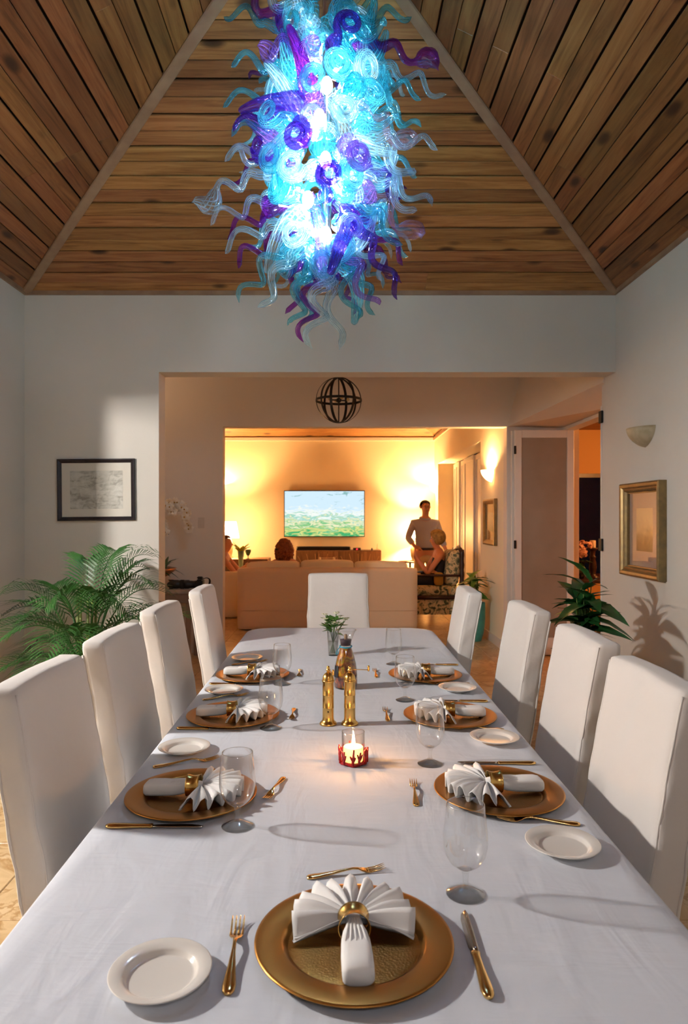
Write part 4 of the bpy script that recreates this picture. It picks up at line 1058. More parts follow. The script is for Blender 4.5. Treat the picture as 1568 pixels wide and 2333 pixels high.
def flower(b, c, dr, R):
    dr = dr.normalized(); s = dr.cross(Vector((0,0,1))).normalized(); u = s.cross(dr)
    for k in range(5):
        a = 2*PI*k/5+.3; v = s*math.cos(a)+u*math.sin(a); w = s*-math.sin(a)+u*math.cos(a)
        b.add([c, c+v*R*.55+w*R*.42+dr*.006, c+v*R-dr*.002, c+v*R*.55-w*R*.42+dr*.006, c+v*R*.5+dr*.012], [(0,1,4),(1,2,4),(2,3,4),(3,0,4)])
for si_, (pts, nf) in enumerate((([(0,0,.2),(-.02,-.02,.5),(.03,-.02,.84),(.17,-.02,.90),(.28,-.03,.80),(.32,-.03,.62)], 20), ([(.0,.02,.2),(.0,.0,.55),(.035,.02,.70),(.06,.0,.66),(.10,-.03,.57)], 6), ([(-.01,0,.2),(-.04,0,.6),(-.02,-.03,.82),(.08,-.04,.86),(.16,-.05,.80)], 14))):
    cv = catmull(pts, 8); st = B().tube(cv, .0045, 6).build('stem', M('orchid_stem', '#38401f', .5), orc)
    for k in range(nf):
        t = len(cv)*(.42+.56*k/nf); c = cv[min(int(t), len(cv)-1)]+Vector((ro.uniform(-.02,.02), ro.uniform(-.03,0), ro.uniform(-.03,.02)))
        fb = B(); flower(fb, c, Vector((ro.uniform(-.5,.5), -1, ro.uniform(-.2,.3))), ro.uniform(.048,.062))
        fo = fb.build('blossom', M('orchid_petal', '#f7f1e6', .6, var=(20, '#dcc7a6')), st)
        B().sphere(c-Vector((0,.008,0)), .009, 8, 6).build('blossom_lip', M('orchid_lip', '#b98a2c', .5), fo)
ln = tag(empty('camera_lens', P(395, 1330, 7.12)+Vector((0,0,0))), 'black camera with a long hooded telephoto lens lying on the console', 'camera')
ln.location.z = .76+.052
def alongx(b): return b.xform(Matrix.Rotation(PI/2, 4, 'Y'))
hood = B(); nseg = 40      # petal hood
def hr(u, v):
    a = 2*PI*u; x = -.055*(.55+.45*abs(math.cos(2*a)))*(1-v); return (x+.0, .05*math.cos(a), .05*math.sin(a))
hood.grid(hr, nseg, 4, closed_u=True); hood.build('lens_hood', black_plastic, ln)
alongx(B().lathe([(0,0),(.045,0),(.046,.003),(.046,.05),(.043,.055),(.043,.12),(.046,.125),(.046,.165),(.040,.17),(.038,.22),(.040,.225),(.040,.245),(0,.245)], 36)).build('barrel', black_plastic, ln)
alongx(B().lathe([(.0465,.075),(.048,.078),(.048,.112),(.0465,.115)], 36)).build('focus_ring', M('rubber', '#08080a', .8), ln)
mk('camera_body', bevel_mesh(B().box(.245, .315, -.065, .065, -.05, .055).mesh('camera_body', False), .012, 2), black_plastic, ln)
mk('viewfinder', bevel_mesh(B().box(.25, .31, -.025, .03, .055, .082).mesh('viewfinder', False), .008, 2), black_plastic, ln)
B().tube(catmull([(.28,-.066,.03),(.32,-.075,.06),(.36,-.06,.072),(.385,-.03,.05),(.37,.02,.0),(.33,.05,-.045)], 6), .011, 7, flat=.35).build('strap', black_plastic, ln)
sw = tag(empty('light_switch', P(459, 1191, 7.599)), 'white light switch plate on the hall wall', 'switch')
mk('plate', bevel_mesh(B().box(-.036, .036, -.007, .0, -.06, .06).mesh('plate', False), .003, 1), M('switch_white', '#d5c8bb', .4), sw)
mk('rocker', bevel_mesh(B().box(-.012, .012, -.012, -.006, -.028, .028).mesh('rocker', False), .002, 1), M('switch_white', '#d5c8bb'), sw)

# ------------------------------------------------------------------ patio room: flowers and candlestick on a table
pt0 = tag(empty('patio_table', (3.25, 8.55, 0)), 'dark wooden table beyond the folding doors', 'table')
mk('top', bevel_mesh(B().box(-.7, .9, -.5, .5, .73, .77).mesh('top', False), .006, 1), dark_wood, pt0)
for x in (-.6, .8):
    for y in (-.4, .4): mk('leg', B().box(x-.03, x+.03, y-.03, y+.03, 0, .73).mesh('leg', False), dark_wood, pt0)
cs_ = tag(empty('candlestick', (3.135, 8.35, .77)), 'turned dark wood candlestick beside the pink flowers', 'candlestick')
B().lathe([(0,0),(.075,0),(.075,.015),(.05,.03),(.03,.05),(.04,.09),(.045,.13),(.04,.19),(.03,.24),(.038,.25),(.038,.262),(.025,.275),(.03,.33),(.045,.345),(.058,.355),(.058,.37),(0,.37)], 28).build('shaft', dark_wood, cs_)
cd_ = tag(empty('pillar_candle', (3.135, 8.35, 1.14)), 'white pillar candle standing on the turned candlestick', 'candle')
B().lathe([(0,0),(.034,0),(.035,.004),(.035,.085),(.032,.09),(0,.086)], 24).build('wax', M('white_wax', '#e6d8c4', .5), cd_)
B().tube([(0,0,.085),(0,0,.1)], .0015, 5).build('wick', black_iron, cd_)
fl_ = tag(empty('flower_arrangement', (2.94, 8.30, .77)), 'round pink flower arrangement in a dark vase beyond the folding doors', 'flowers')
B().lathe([(0,0),(.06,0),(.085,.06),(.09,.12),(.06,.18),(.055,.2),(.05,.2),(0,.18)], 28).build('vase', M('dark_vase', '#16201a', .25), fl_)
r5 = random.Random(9)
for i in range(16):
    a = i*2.4; c = Vector((math.cos(a)*.12*r5.random(), math.sin(a)*.12*r5.random(), .30+.13*r5.random()))
    fb = B()
    for k in range(14):
        d = Vector((r5.gauss(0,1), r5.gauss(0,1), r5.gauss(0,.8)+.3)).normalized(); flower(fb, c+d*.05, d, .026)
    fb.build('bloom', M('pink_bloom', '#e0b0a2', .7), fl_)
for i in range(12):
    a = i*.53; leaf_part(fl_, Vector((math.cos(a)*.04, math.sin(a)*.04, .2)), a, r5.uniform(-.2,.8), .16, .035, leaf_dark, .6, 0)
globe('globe_pendant', 'small amber globe lamp in the patio room, hidden by the wall', (4.6, 7.85, 2.3), .09, emitter('patio_globe', '#ffab5e', E_PATIO*4), .56)
sconce('added half-bowl sconce brightening the hall from its left end, out of view', (-3.199, 6.55, 2.0), PI/2, True, .13, .36, '#ffd9b0')  # unseen sconce added to lighten the dark left side of the hall
# ------------------------------------------------------------------ living room
px = lambda x, Y: (x-CX)*Y/F
slip = M('slipcover_tan', '#dcc0a0', .9, sheen=.1, bump=(14, .25, .01))
slip_w = M('slipcover_cream', '#e6d2ae', .9, sheen=.1, bump=(14, .25, .01))
sf = tag(empty('sofa', (px(746, 9.1), 9.1, 0)), 'three-seat slipcovered sofa seen from behind', 'sofa')
sw_ = 1.205
B().softbox(-sw_, sw_, 0, .2, .015, .835, .025, (16,4,10), lambda p: Vector((p.x, p.y+.05*(p.z-.4)*0+wr((p.x,p.y,p.z), .006, 4, 5), p.z))).build('back', slip, sf)
for s in (-1, 1):
    B().softbox(s*sw_-(.2 if s > 0 else 0), s*sw_+(0 if s > 0 else .2), .19, .95, .015, .62, .03, (4,8,8)).build('arm', slip, sf)
B().softbox(-sw_+.2, sw_-.2, .19, .9, .015, .3, .02, (8,6,4)).build('base', slip, sf)
B().tube([(-sw_, -.003, .27), (0, -.004, .265), (sw_, -.003, .27)], .004, 6).build('seam', slip, sf)
for k in range(3):
    w = (2*sw_-.42)/3; x0 = -sw_+.21+k*w
    B().softbox(x0+.006, x0+w-.006, .19, .88, .30, .46, .04, (8,8,4)).build('seat_cushion', slip_w, sf)
    def cus(p, c=x0+w/2): 
        t = (p.z-.46)/.46; return Vector((p.x, p.y-.04*t+.02, p.z+.015*math.cos((p.x-c)/w*3)))
    x1 = -sw_+.10+k*.735
    B().softbox(x1, x1+.728, .17, .36, .47, .905+(.018 if k == 1 else 0), .05, (10,4,8), cus).build('back_cushion', slip_w, sf)
# television, cable cover, cabinet and what stands on it
TVX0, TVX1 = px(648, LB), px(831, LB); TVZ1, TVZ0 = H-(1118-CY)*LB/F, H-(1223-CY)*LB/F
def screen_mat():
    k = NT('tv_picture'); tc = k.n('TexCoord'); sp = k.n('SeparateXYZ', {0: tc.outputs['Generated']})
    mp = k.n('Mapping', {0: tc.outputs['Generated'], 3: (5, 1, 9)})
    a = k.n('TexNoise', {'Vector': mp.outputs[0], 'Scale': 1.6, 'Detail': 6, 'Distortion': 1.2})
    s = k.n('Math', {0: a.outputs[0], 1: .75, 2: sp.outputs[2]}, operation='MULTIPLY_ADD')
    c = k.ramp(s.outputs[0], [(.36, lin('#3fae6e')), (.50, lin('#e6e08a')), (.58, lin('#63bf83')), (.68, lin('#f4ecc0')), (.78, lin('#8fcfc0')), (.88, lin('#f3f6ee')), (1.0, lin('#cfe8f6'))])
    b = k.n('TexNoise', {'Vector': mp.outputs[0], 'Scale': 1.1, 'Detail': 5, 'Distortion': 2})
    f = k.ramp(b.outputs[0], [(.60, (0,0,0,1)), (.68, (1,1,1,1))])
    hi = k.n('MapRange', {0: sp.outputs[2], 1: .5, 2: .8, 3: 0, 4: .7}); ff = k.n('Math', {0: f, 1: hi.outputs[0]}, operation='MULTIPLY')
    m = k.n('MixRGB', {0: ff.outputs[0], 1: c, 2: lin('#5d9f97')})
    e = k.n('Emission', {0: m.outputs[0], 1: .85}); return k.surf(e.outputs[0])
tv = tag(empty('television', ((TVX0+TVX1)/2, LB, (TVZ0+TVZ1)/2)), 'wide television on the far wall showing a bright green landscape', 'television')
tw, th = (TVX1-TVX0)/2, (TVZ1-TVZ0)/2
mk('case', bevel_mesh(B().box(-tw, tw, -.10, -.05, -th, th).mesh('case', False), .006, 1), black_plastic, tv)
B().box(-tw+.014, tw-.014, -.1015, -.1, -th+.014, th-.014).build('screen', screen_mat(), tv, smooth=False)
B().box(-.3, .3, -.05, -.001, -.2, .2).build('wall_bracket', black_iron, tv, smooth=False)
struct(mk('trim_11', B().box(px(731,LB)-.025, px(731,LB)+.025, LB-.012, LB, .8, TVZ0).mesh('trim_11', False), M('cable_cover', '#efe0c4', .6)))
cx0, cx1, ctop = px(674, 12.75), px(869, 12.75), H-(1254-CY)*12.75/F
cab = tag(empty('media_cabinet', ((cx0+cx1)/2, 12.95, 0)), 'low wooden media cabinet with sunburst veneer doors', 'cabinet')
cw = (cx1-cx0)/2
veneer = wood_plank('sunburst_veneer', 2, '#8a6a4c', '#a5835e', '#6a4c33', knots=False)
mk('carcass', bevel_mesh(B().box(-cw, cw, -.2, .2, .08, ctop).mesh('carcass', False), .006, 1), veneer, cab)
for k in range(4):
    w = 2*cw/4; x0 = -cw+k*w; d = mk('door', bevel_mesh(B().box(x0+.008, x0+w-.008, -.218, -.2, .1, ctop-.02).mesh('door', False), .003, 1), veneer, cab)
    cxy = Vector((x0+(w if k % 2 == 0 else 0), -.219, .12))
    for q in range(7):      # rays of the veneer
        a = math.radians(12+q*12.5); dx = (-1 if k % 2 == 0 else 1)*math.cos(a); dz = math.sin(a)
        L = min((w-.03)/max(abs(dx), .01), (ctop-.16)/max(dz, .01)); nrm = Vector((-dz, 0, dx))*.006
        p0, p1 = cxy+Vector((dx,0,dz))*.02, cxy+Vector((dx,0,dz))*L*.97
        B().prism([p0-nrm*.3, p0+nrm*.3, p1+nrm, p1-nrm], (0,-.003,0)).build('ray_inlay', M('pale_inlay', '#b8946a', .5), d, smooth=False)
for x in (-cw+.1, cw-.1):
    for y in (-.14, .14): B().lathe([(0,0),(.02,0),(.028,.08),(0,.08)], 12, x, y).build('foot', dark_wood, cab)
sb = tag(empty('soundbar', ((px(675,12.8)+px(799,12.8))/2, 12.86, ctop)), 'long black soundbar under the television', 'soundbar')
sl_ = (px(799,12.8)-px(675,12.8))/2
B().softbox(-sl_, sl_, -.05, .05, .0, .07, .012, (10,4,4)).build('case', black_plastic, sb)
B().box(-sl_+.02, sl_-.02, -.0515, -.0495, .012, .058).build('grille', M('grille_cloth', '#0a0a0a', .95), sb, smooth=False)
bx = tag(empty('cable_box', (px(813.5,12.8), 12.84, ctop)), 'small dark cable box with a red glowing display beside the soundbar', 'cable box')
mk('case', bevel_mesh(B().box(-.07, .07, -.06, .06, 0, .045).mesh('case', False), .004, 1), M('box_dark', '#3a1a14', .4), bx)
B().lathe([(0,0),(.014,0),(.014,.002),(0,.002)], 14).xform(Matrix.Translation((0,-.06,.022)) @ Matrix.Rotation(PI/2, 4, 'X')).build('display', emitter('red_led', '#ff2030', 3), bx)
v0 = tag(empty('bud_vase', (px(860,12.8), 12.86, ctop)), 'tiny clear bud vase at the right end of the cabinet', 'vase')
B().lathe([(0,0),(.022,0),(.026,.02),(.02,.045),(.008,.06),(.007,.10),(.012,.108)], 18).build('body', thin_glass('bud_glass', (.95,.93,.88,1), .8), v0)
B().tube([(0,0,.02),(.004,0,.10),(.006,0,.125)], .0015, 5).build('stem', stem_m, v0)
kb = tag(empty('figurine', (px(848,12.8), 12.84, ctop)), 'small dark round trinket on the cabinet top', 'trinket')
B().lathe([(0,0),(.018,0),(.02,.012),(.01,.02),(.014,.03),(.008,.042),(0,.044)], 14).build('body', black_iron, kb)
# coffee table with clear acrylic stand
ct = tag(empty('coffee_table', (-.05, 11.2, 0)), 'low coffee table before the sofa, hidden from view', 'table')
mk('top', bevel_mesh(B().box(-.6, .6, -.3, .3, .40, .44).mesh('top', False), .006, 1), dark_wood, ct)
for x in (-.54, .54):
    for y in (-.25, .25): mk('leg', B().box(x-.025, x+.025, y-.025, y+.025, 0, .40).mesh('leg', False), dark_wood, ct)
ac = tag(empty('acrylic_rack', (px(745,11.2), 11.2, .44)), 'clear acrylic rack with two bright posts above the sofa back', 'rack')
acr = M('acrylic', '#f3dfb4', .15)
for s in (-1, 1): B().lathe([(0,0),(.02,0),(.02,.41),(.014,.425),(0,.428)], 14, s*.115, 0).build('post', acr, ac)
for z in (.41, .355, .2): B().tube([(-.115,0,z),(0,-.008,z),(.115,0,z)], .008 if z > .4 else .02, 8, flat=.4).build('rail', acr if z > .4 else M('acrylic_dark', '#7a5a3a', .3), ac)
# lamps beside the television
def shade2(): 
    return shade_mat('lamp_shade', '#f7e3ba', 34)
lamp_sh = shade2()
def table_lamp(label, loc, zt, zb):
    e = tag(empty('table_lamp', loc), label, 'lamp', 'table lamps by the television'); z0 = loc[2]; h1, h0 = zt-z0, zb-z0
    B().lathe([(0,0),(.07,0),(.07,.012),(.03,.025),(.05,.10),(.06,.2),(.04,.30),(.015,.36),(.012,h0+.1),(0,h0+.1)], 24).build('base', M('lamp_ceramic', '#c9b48a', .3), e)
    B().lathe([(.17,h0),(.115,h1),(.112,h1),(.167,h0)], 32, close=True).build('shade', lamp_sh, e)
    B().sphere((0,0,(h0+h1)/2+.02), .035, 14, 10).build('bulb', emitter('living_bulb', '#ffc27c', E_LIVING*9), e)
def side_table(name, label, loc, R, h):
    e = tag(empty(name, loc), label, 'table'); B().lathe([(0,h-.025),(R,h-.025),(R,h),(0,h)], 32).build('top', dark_wood, e)
    B().lathe([(0,0),(.14,0),(.14,.012),(.03,.03),(.02,.2),(.02,h-.025),(0,h-.025)], 20).build('pedestal', dark_wood, e); return e
lt = tag(empty('end_table', (px(560,12.3), 12.35, 0)), 'wooden end table carrying the left lamp and goblet', 'table')
mk('top', bevel_mesh(B().box(-.45, .42, -.3, .3, .66, .78).mesh('top', False), .006, 1), M('teak', '#6e4526', .45, var=(10,'#54331b')), lt)
for x in (-.4, .38):
    for y in (-.25, .25): mk('leg', B().box(x-.025, x+.025, y-.025, y+.025, 0, .66).mesh('leg', False), dark_wood, lt)
table_lamp('glowing cream table lamp left of the television', (px(524,12.55), 12.55, .78), 1.44, 1.14)
side_table('round_side_table', 'round side table under the right lamp', (px(935,12.75), 12.8, 0), .22, .70)
table_lamp('glowing cream table lamp right of the television behind the standing man', (px(943,12.75), 12.8, .70), 1.44, 1.14)
sc1 = sconce('lit half-bowl sconce on the living room wall above the framed picture', (1.895, 8.36, 2.09), -PI/2, True, .13)
sc2 = sconce('lit half-bowl sconce in the far corner above the standing man', (1.895, 12.98, 2.12), -PI/2, True, .13)
sconce('lit half-bowl sconce on the television wall, hidden by the hall wall', (px(497,LB), LB-.001, 2.15), 0, True, .13)
gb = tag(empty('goblet', (px(565,12.1), 12.12, .78)), 'small green glass goblet on the left end table', 'goblet')
B().lathe([(0,0),(.035,0),(.036,.004),(.008,.012),(.007,.05),(.03,.075),(.052,.13),(.055,.165),(.052,.165),(.028,.08),(0,.065)], 24).build('bowl', M('green_goblet', '#3c5a3c', .15), gb)
gv = tag(empty('glass_vase', (px(548,11.5), 11.55, .0)), 'tall pale green vase of yellow-green leaves beside the seated guest', 'vase')
B().lathe([(0,0),(.08,0),(.085,.01),(.05,.45),(.035,.70),(.055,.95),(.05,.95),(.03,.7),(0,.6)], 24).build('vase_body', M('celadon', '#8ba58a', .3), gv)
for i in range(9):
    a = i*.7; leaf_part(gv, Vector((0,0,.9)), a, .75+.15*(i % 4), .26, .04, M('leaf_lime', '#8f9a25', .45), .3, 0)
frame('framed_landscape', 'small framed landscape on the living room wall beside the turquoise pot', .62, .56, gilt, photo_mat('landscape', [(.1,'#8a7a4a'),(.4,'#6d8c70'),(.65,'#9cb6c0'),(.9,'#c9d8de')]), M('cream_mat2', '#cdb48e', .8), .06, .04, .11,
      loc=(1.895, 8.35, 1.455), rot=(0, 0, -PI/2))
# white slipcovered armchair on the left
la = tag(empty('slipcovered_armchair', (px(505,10.25)-.10, 10.2, 0)), 'cream slipcovered armchair with the seated guest at the left', 'armchair')
B().softbox(-.45, .42, 0, .16, .015, .70, .04, (8,4,8)).build('arm', slip_w, la); B().softbox(-.45, .42, .70, .86, .015, .70, .04, (8,4,8)).build('arm', slip_w, la)
B().softbox(-.62, -.44, 0, .86, .015, .86, .05, (4,8,8)).build('back', slip_w, la); B().softbox(-.45, .42, .16, .70, .2, .46, .05, (8,6,4)).build('seat', slip_w, la)
# turned-wood armchair with floral cushions
def floral():
    k = NT('floral_chintz'); tc = k.n('TexCoord'); n1 = k.n('TexNoise', {'Vector': tc.outputs['Object'], 'Scale': 11, 'Detail': 4, 'Distortion': 1.5})
    c = k.ramp(n1.outputs[0], [(.36, lin('#3d4a3a')), (.44, lin('#7d7f5f')), (.50, lin('#d9c69a')), (.62, lin('#cdb98c')), (.70, lin('#5c6650'))])
    p = k.n('BsdfPrincipled', {'Base Color': c, 'Roughness': .9}); return k.surf(p.outputs[0])
chintz = floral()
fa = tag(empty('carved_armchair', (1.47, 10.4, 0)), 'dark turned-wood armchair with floral cushions and the seated woman', 'armchair')
bob = lambda z0, z1, r: [(0,z0)]+[(r*(.72+.28*abs(math.sin(PI*(i/24)*7))), z0+(z1-z0)*i/24) for i in range(25)]+[(0,z1)]
for y in (-.33, .33):
    B().lathe(bob(0, 1.04, .038), 14, .38, y).build('post', dark_wood, fa); B().lathe(bob(0, .64, .034), 14, -.34, y).build('post', dark_wood, fa)
    B().tube([(-.38,y,.655),(0,y,.66),(.38,y,.655)], .03, 8, flat=.6).build('arm_rail', dark_wood, fa)
    B().tube([(-.34,y,.33),(.38,y,.33)], .03, 8).build('seat_rail', dark_wood, fa)
B().tube([(.38,-.33,1.0),(.39,0,1.06),(.38,.33,1.0)], .032, 8).build('top_rail', dark_wood, fa)
for x in (-.34, .38): B().tube([(x,-.33,.33),(x,.33,.33)], .03, 8).build('seat_rail', dark_wood, fa)
B().softbox(-.36, .32, -.30, .30, .35, .50, .05, (8,8,4)).build('seat_cushion', chintz, fa)
B().softbox(.14, .34, -.30, .30, .50, 1.02, .07, (5,8,8), lambda p: Vector((p.x+.10*(p.z-.5), p.y, p.z))).build('back_cushion', chintz, fa)
B().softbox(-.02, .12, -.31, -.17, .50, .70, .05, (4,4,4)).build('side_cushion', M('mustard', '#b5862f', .9), fa)
B().grid(lambda u, v: (-.35+.68*u, -.325-.02*math.sin(u*30)*(1-v), .08+.24*v), 30, 3).build('skirt', chintz, fa)

# ------------------------------------------------------------------ people
skin_m = M('skin', '#c98a68', .5, sss=.1); skin_w = M('skin_tan', '#c47a50', .5)
def head_chain(vs, ed, neck_i, base, face, up=Vector((0,0,1)), s=1.0):
    """adds a head on a neck joint: jaw, face, brow, crown, nose and ears"""
    f = Vector(face).normalized(); sd = f.cross(up).normalized(); b = Vector(base)
    def add(p, rx, ry=None, to=None):
        vs.append((*p, rx*s, (ry or rx)*s)); ed.append((to, len(vs)-1)); return len(vs)-1
    j = add(b+up*.03*s+f*.018*s, .060, .064, neck_i); m = add(b+up*.085*s+f*.012*s, .074, .080, j); br = add(b+up*.14*s+f*.004*s, .077, .088, m); cr = add(b+up*.195*s-f*.004*s, .052, .06, br)
    add(b+up*.088*s+f*.108*s, .013, .016, m)
    return b+up*.115*s, f, sd
def face_parts(parent, c, f, sd, s=1.0, glasses=False):
    eb = B(); up = Vector((0,0,1))
    for k in (-1, 1): eb.sphere(c+f*.076*s+sd*k*.031*s+up*.005, .0105*s, 8, 6)
    eb.build('eyes', M('eye_dark', '#2a1a14', .3), parent)
    mb = B(); mb.sphere(c+f*.077*s-up*.063*s, .018*s, 10, 6, (1,1,.35)); mb.build('mouth', M('lip', '#9a4f40', .5), parent)
    er = B()
    for k in (-1, 1): er.sphere(c+sd*k*.079*s-f*.008, .022*s, 8, 6, (.7,.7,1.35))
    er.build('ears', skin_m, parent)
    if glasses:
        g = B()
        for k in (-1, 1):
            q = c+f*.096*s+sd*k*.034*s+up*.004; g.tube([q+sd*.028*math.cos(a)+up*.021*math.sin(a) for a in [2*PI*i/16 for i in range(17)]], .0022, 5, caps=False)
            g.tube([q+sd*k*.028, c+sd*k*.084*s+up*.006-f*.01], .002, 5)
        g.tube([c+f*.100*s-sd*.008+up*.006, c+f*.100*s+sd*.008+up*.006], .002, 5); g.build('glasses', black_iron, parent)
def hair_cap(parent, c, f, mat, low=-.02, s=1.0, back=.02, bulk=1.0, wob=.0, open_at=.0):
    b = B(); n, m = 22, 12; up = Vector((0,0,1)); sd = f.cross(up).normalized(); rows = []
    def fn(u, v):
        a = 2*PI*u; fr_ = math.cos(a)
        lo = -.35-low*6; lo = lo+(.62-lo)*max(0, min(1, (fr_-open_at+.3)/.5))
        ph = PI/2-(PI/2-lo)*v; r = math.cos(ph); z = math.sin(ph); k = 1+wob*noise.noise(Vector((a*3, ph*5, 1)))
        return c+up*(.022*s+z*.090*s*bulk*k)+f*(fr_*r*.100*s*bulk*k-back*s)+sd*(math.sin(a)*r*.089*s*bulk*k)
    b.grid(fn, n, m, closed_u=True); o = b.build('hair', mat, parent); md = o.modifiers.new('thick', 'SOLIDIFY'); md.thickness = -.012
    return o
def fingers(vs, ed, hand_i, hp, along, side, s=1.0, curl=.4):
    a = Vector(along).normalized(); sd = Vector(side).normalized(); nn = a.cross(sd)
    for k, L in enumerate((.062,.07,.066,.052)):
        o = hp+sd*(.027-.018*k)*s; p1 = o+a*.045*s; p2 = p1+(a*math.cos(curl)+nn*math.sin(curl))*L*.5*s; p3 = p2+(a*math.cos(curl*2)+nn*math.sin(curl*2))*L*.5*s
        i0 = len(vs); vs += [(*p1,.0095*s), (*p2,.0088*s), (*p3,.0075*s)]; ed += [(hand_i,i0),(i0,i0+1),(i0+1,i0+2)]
    t1 = hp+sd*.04*s+a*.01*s; t2 = t1+(sd*.4+a).normalized()*.045*s; i0 = len(vs); vs += [(*t1,.0115*s),(*t2,.009*s)]; ed += [(hand_i,i0),(i0,i0+1)]
V = Vector
def person(name, label, loc, rz): 
    e = tag(empty(name, loc, rz), label, 'person'); return e
# standing man: faces -Y (towards the camera)
def man():
    e = person('person', 'standing man in a pale shirt and glasses beside the armchair', (px(969,11.55), 11.55, 0), .12)
    vs = [(0,0,.98,.15,.11),(0,0,1.14,.15,.11),(0,.0,1.30,.165,.115),(0,.01,1.43,.12,.09),(0,.0,1.50,.062,.062),(0,-.005,1.555,.056,.056)]
    ed = [(0,1),(1,2),(2,3),(3,4),(4,5)]
    arms = {}
    for k, (sh, el, wr_, hd) in {-1: (V((-.20,.01,1.42)), V((-.285,.06,1.17)), V((-.20,-.12,1.02)), V((-.15,-.145,1.0))), 1: (V((.20,.01,1.42)), V((.28,.02,1.16)), V((.33,-.10,.97)), V((.345,-.13,.91)))}.items():
        i = len(vs); vs += [(*sh,.062),(*sh.lerp(el,.5),.050),(*el,.043),(*wr_,.029),(*hd,.033,.022)]; ed += [(3,i),(i,i+1),(i+1,i+2),(i+2,i+3),(i+3,i+4)]
        fingers(vs, ed, i+4, hd, hd-wr_, V((k*.4,-1,.2)), 1.0, .5)
    for k in (-1, 1):
        i = len(vs); vs += [(k*.095,0,.92,.092),(k*.11,0,.72,.078),(k*.115,-.01,.50,.058),(k*.118,.01,.30,.052),(k*.12,.02,.09,.040),(k*.125,-.05,.045,.038,.032),(k*.13,-.14,.03,.032,.022)]
        ed += [(0,i),(i,i+1),(i+1,i+2),(i+2,i+3),(i+3,i+4),(i+4,i+5),(i+5,i+6)]
    c, f, sd = head_chain(vs, ed, 5, V((0,-.01,1.575)), (.1,-1,0))
    mk('body', skin('body', vs, ed), skin_m, e)
    face_parts(e, c, f, sd, 1, True); hair_cap(e, c, f, M('hair_dark', '#2d1a10', .6), .0, .97, .012)
    shirt = [(0,0,.96,.172,.138),(0,0,1.08,.180,.150),(0,0,1.20,.184,.150),(0,0,1.31,.196,.150),(0,.008,1.42,.145,.122),(0,.008,1.505,.078,.080)]; es = [(0,1),(1,2),(2,3),(3,4),(4,5)]
    for sh, el, wr_ in ((V((-.20,.01,1.42)), V((-.285,.06,1.17)), V((-.225,-.075,1.07))), (V((.20,.01,1.42)), V((.28,.02,1.16)), V((.323,-.075,1.02)))):
        i = len(shirt); shirt += [(*sh,.072),(*sh.lerp(el,.5),.068),(*el,.062),(*wr_,.052)]; es += [(4,i),(i,i+1),(i+1,i+2),(i+2,i+3)]
    so = mk('shirt', skin('shirt', shirt, es), M('blue_shirt', '#a9a7b4', .85, bump=(20,.3,.01)), e)
    B().tube([V((.085*math.cos(a), .08*math.sin(a)+.005, 1.50+.02*math.sin(a))) for a in [2*PI*i/20 for i in range(21)]], .016, 6, caps=False, flat=1.4).build('collar', M('blue_shirt', '#a9a7b4'), so)
    tr = [(0,0,.95,.155,.122),(0,0,.90,.14,.115)]; et = [(0,1)]
    for k in (-1, 1):
        i = len(tr); tr += [(k*.10,0,.82,.105),(k*.112,0,.62,.088),(k*.116,0,.38,.076),(k*.12,.01,.12,.068)]; et += [(1,i),(i,i+1),(i+1,i+2),(i+2,i+3)]
    mk('trousers', skin('trousers', tr, et), M('khaki', '#c2a67c', .9), e)
    B().lathe([(.158,.965),(.16,.97),(.16,1.0),(.158,1.005)], 28).xform(Matrix.Diagonal((1.02,.80,1,1))).build('belt', M('belt', '#2b1712', .5), e)
    for k in (-1, 1): B().softbox(k*.125-.05, k*.125+.05, -.2, .09, 0, .10, .035, (5,6,4)).build('shoe', M('shoe', '#2a1a12', .4), e)
man()
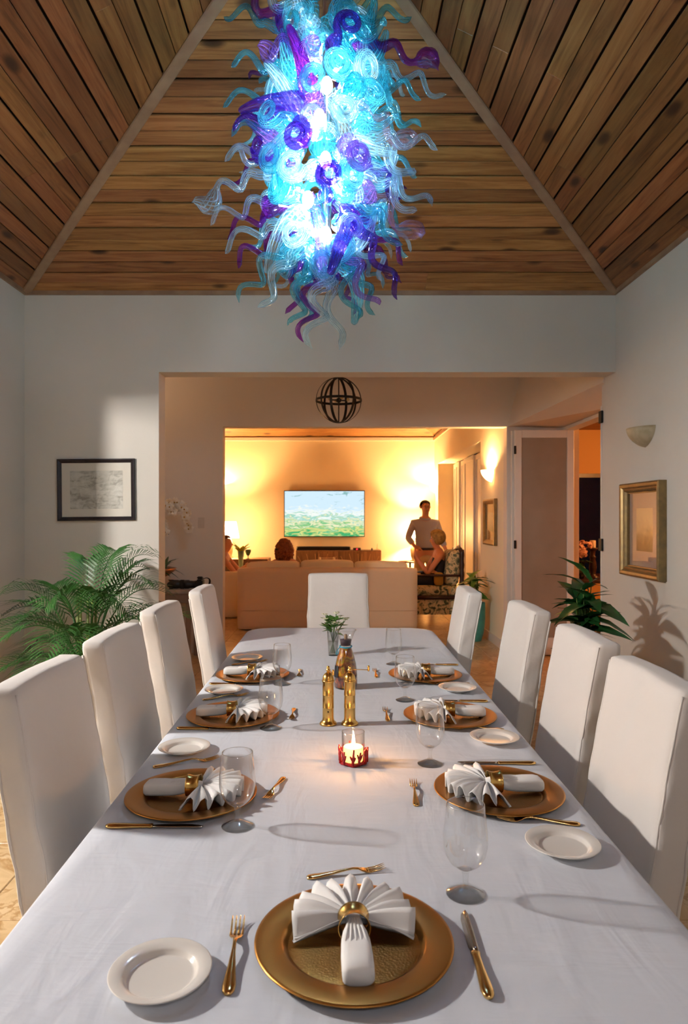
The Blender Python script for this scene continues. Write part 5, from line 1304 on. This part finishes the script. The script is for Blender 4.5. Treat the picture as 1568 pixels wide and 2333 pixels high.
# woman in the carved armchair: faces -X
def seated(name, label, loc, rz, skinm, topm, arms, tilt=0, pants=None):
    e = person(name, label, loc, rz)      # local frame faces -Y, seat surface at z=.48
    vs = [(0,0,.56,.15,.12),(0,.04,.72,.13,.10),(0,.075,.88,.145,.10),(0,.075,.99,.10,.08),(0,.06,1.045,.05,.05),(0,.045,1.075,.048,.048)]; ed = [(0,1),(1,2),(2,3),(3,4),(4,5)]
    for sh, el, wr_, hd in arms:
        sh, el, wr_, hd = map(V, (sh, el, wr_, hd)); i = len(vs)
        vs += [(*sh,.052),(*sh.lerp(el,.5),.046),(*el,.040),(*el.lerp(wr_,.5),.036),(*wr_,.025),(*hd,.030,.02)]; ed += [(3,i),(i,i+1),(i+1,i+2),(i+2,i+3),(i+3,i+4),(i+4,i+5)]
        fingers(vs, ed, i+5, hd, hd-wr_, V((.3,-.2,1)), .9, .5)
    for k in (-1, 1):
        i = len(vs); vs += [(k*.09,-.05,.55,.09),(k*.11,-.25,.56,.078),(k*.115,-.46,.52,.058),(k*.115,-.48,.30,.05),(k*.115,-.46,.09,.038),(k*.12,-.53,.04,.034,.028),(k*.12,-.62,.03,.028,.02)]
        ed += [(0,i),(i,i+1),(i+1,i+2),(i+2,i+3),(i+3,i+4),(i+4,i+5),(i+5,i+6)]
    c, f, sd = head_chain(vs, ed, 5, V((0,.035,1.09)), (0,-1,-.02), s=.95)
    mk('body', skin('body', vs, ed), skinm, e)
    face_parts(e, c, f, sd, .95)
    tp = [(0,0,.53,.162,.132),(0,.04,.70,.146,.116),(0,.075,.86,.158,.114),(0,.075,.95,.118,.096)]; mk('top', skin('top', tp, [(0,1),(1,2),(2,3)]), topm, e)
    pn = [(0,-.0,.55,.155,.125)]; ep = []
    for k in (-1, 1):
        i = len(pn); pn += [(k*.10,-.08,.56,.1),(k*.11,-.28,.565,.088),(k*.115,-.47,.52,.07),(k*.115,-.49,.28,.06)]; ep += [(0,i),(i,i+1),(i+1,i+2),(i+2,i+3)]
    mk('trousers', skin('trousers', pn, ep), pants or M('black_cloth', '#15141a', .8), e)
    return e, c, f, sd
black_top = M('black_cloth', '#15141a', .8)
e, c, f, sd = seated('person', 'blonde woman in a dark sleeveless top seated in the carved armchair', (px(989,10.4), 10.4, -.01), -PI/2, skin_w, black_top,
    [((-.18,.07,.955),(-.20,-.10,.70),(-.13,-.27,.90),(-.10,-.275,.965)), ((.18,.07,.955),(.21,-.12,.68),(.12,-.28,.93),(.09,-.29,.99))])
hair_cap(e, c, f, M('hair_blonde', '#a8813f', .6, var=(25,'#7d5a26')), .17, 1.08, .012, 1.16, .06, .6)
# guest on the left: faces +X
e, c, f, sd = seated('person', 'seated guest in a patterned beige top, cut off by the hall wall at the left', (px(520,10.55), 10.62, -.03), PI/2, skin_m, M('beige_print', '#b39a78', .9, var=(16,'#5c4c40')),
    [((-.18,.07,.955),(-.22,-.14,.72),(-.04,-.26,.80),(.02,-.28,.80)), ((.18,.07,.955),(.22,-.14,.73),(.04,-.27,.82),(-.02,-.29,.83))], pants=M('rust_cloth', '#7c4a2c', .9))
e.scale = (.96,.96,.96); hair_cap(e, c, f, M('hair_brown', '#4a2614', .6), .03, 1.03)
# guest on the sofa, seen from behind: faces +Y
e, c, f, sd = seated('person', 'guest with curly red hair on the sofa, seen from behind', (px(648,9.62), 9.68, -.02), PI, skin_m, M('cream_top', '#e0c9a4', .9),
    [((-.18,.07,.955),(-.23,-.06,.70),(-.14,-.26,.62),(-.10,-.31,.62)), ((.18,.07,.955),(.23,-.06,.70),(.14,-.26,.62),(.10,-.31,.62))])
e.scale = (.93,.93,.93)
red = M('hair_red', '#6e2f12', .6, var=(30,'#8d4419')); hb = B(); rh = random.Random(6)
def mass(u, v):
    a = 2*PI*u; ph = PI*(v-.5)*.98; k = 1+.10*noise.noise(V((math.cos(a)*3, math.sin(a)*3, ph*4)))
    return c+V((math.cos(a)*math.cos(ph)*.135*k, math.sin(a)*math.cos(ph)*.115*k+.045, math.sin(ph)*.175*k-.045))
hb.grid(mass, 26, 16, closed_u=True)
for i in range(300):
    a, v = rh.uniform(0, 6.28), rh.uniform(.08,.97)
    p = V(mass(a/6.2832, v)); o = (p-c); o.z *= .2; o = o.normalized() if o.length > 0 else V((0,1,0)); q = o.cross(V((0,0,1))); ph = rh.uniform(0,6)
    hb.tube([p+o*.008*math.cos(t*3+ph)+V((0,0,-.022*t))+q*.014*math.sin(t*3+ph) for t in (0,.6,1.2,1.8,2.4,3.0)], [.004,.010,.012,.012,.009,.003], 5)
hb.build('hair', red, e)
B().softbox(c.x+.05, c.x+.13, c.y+.10, c.y+.14, c.z-.045, c.z-.015, .01, (4,3,3)).build('hair_clip', black_plastic, e)
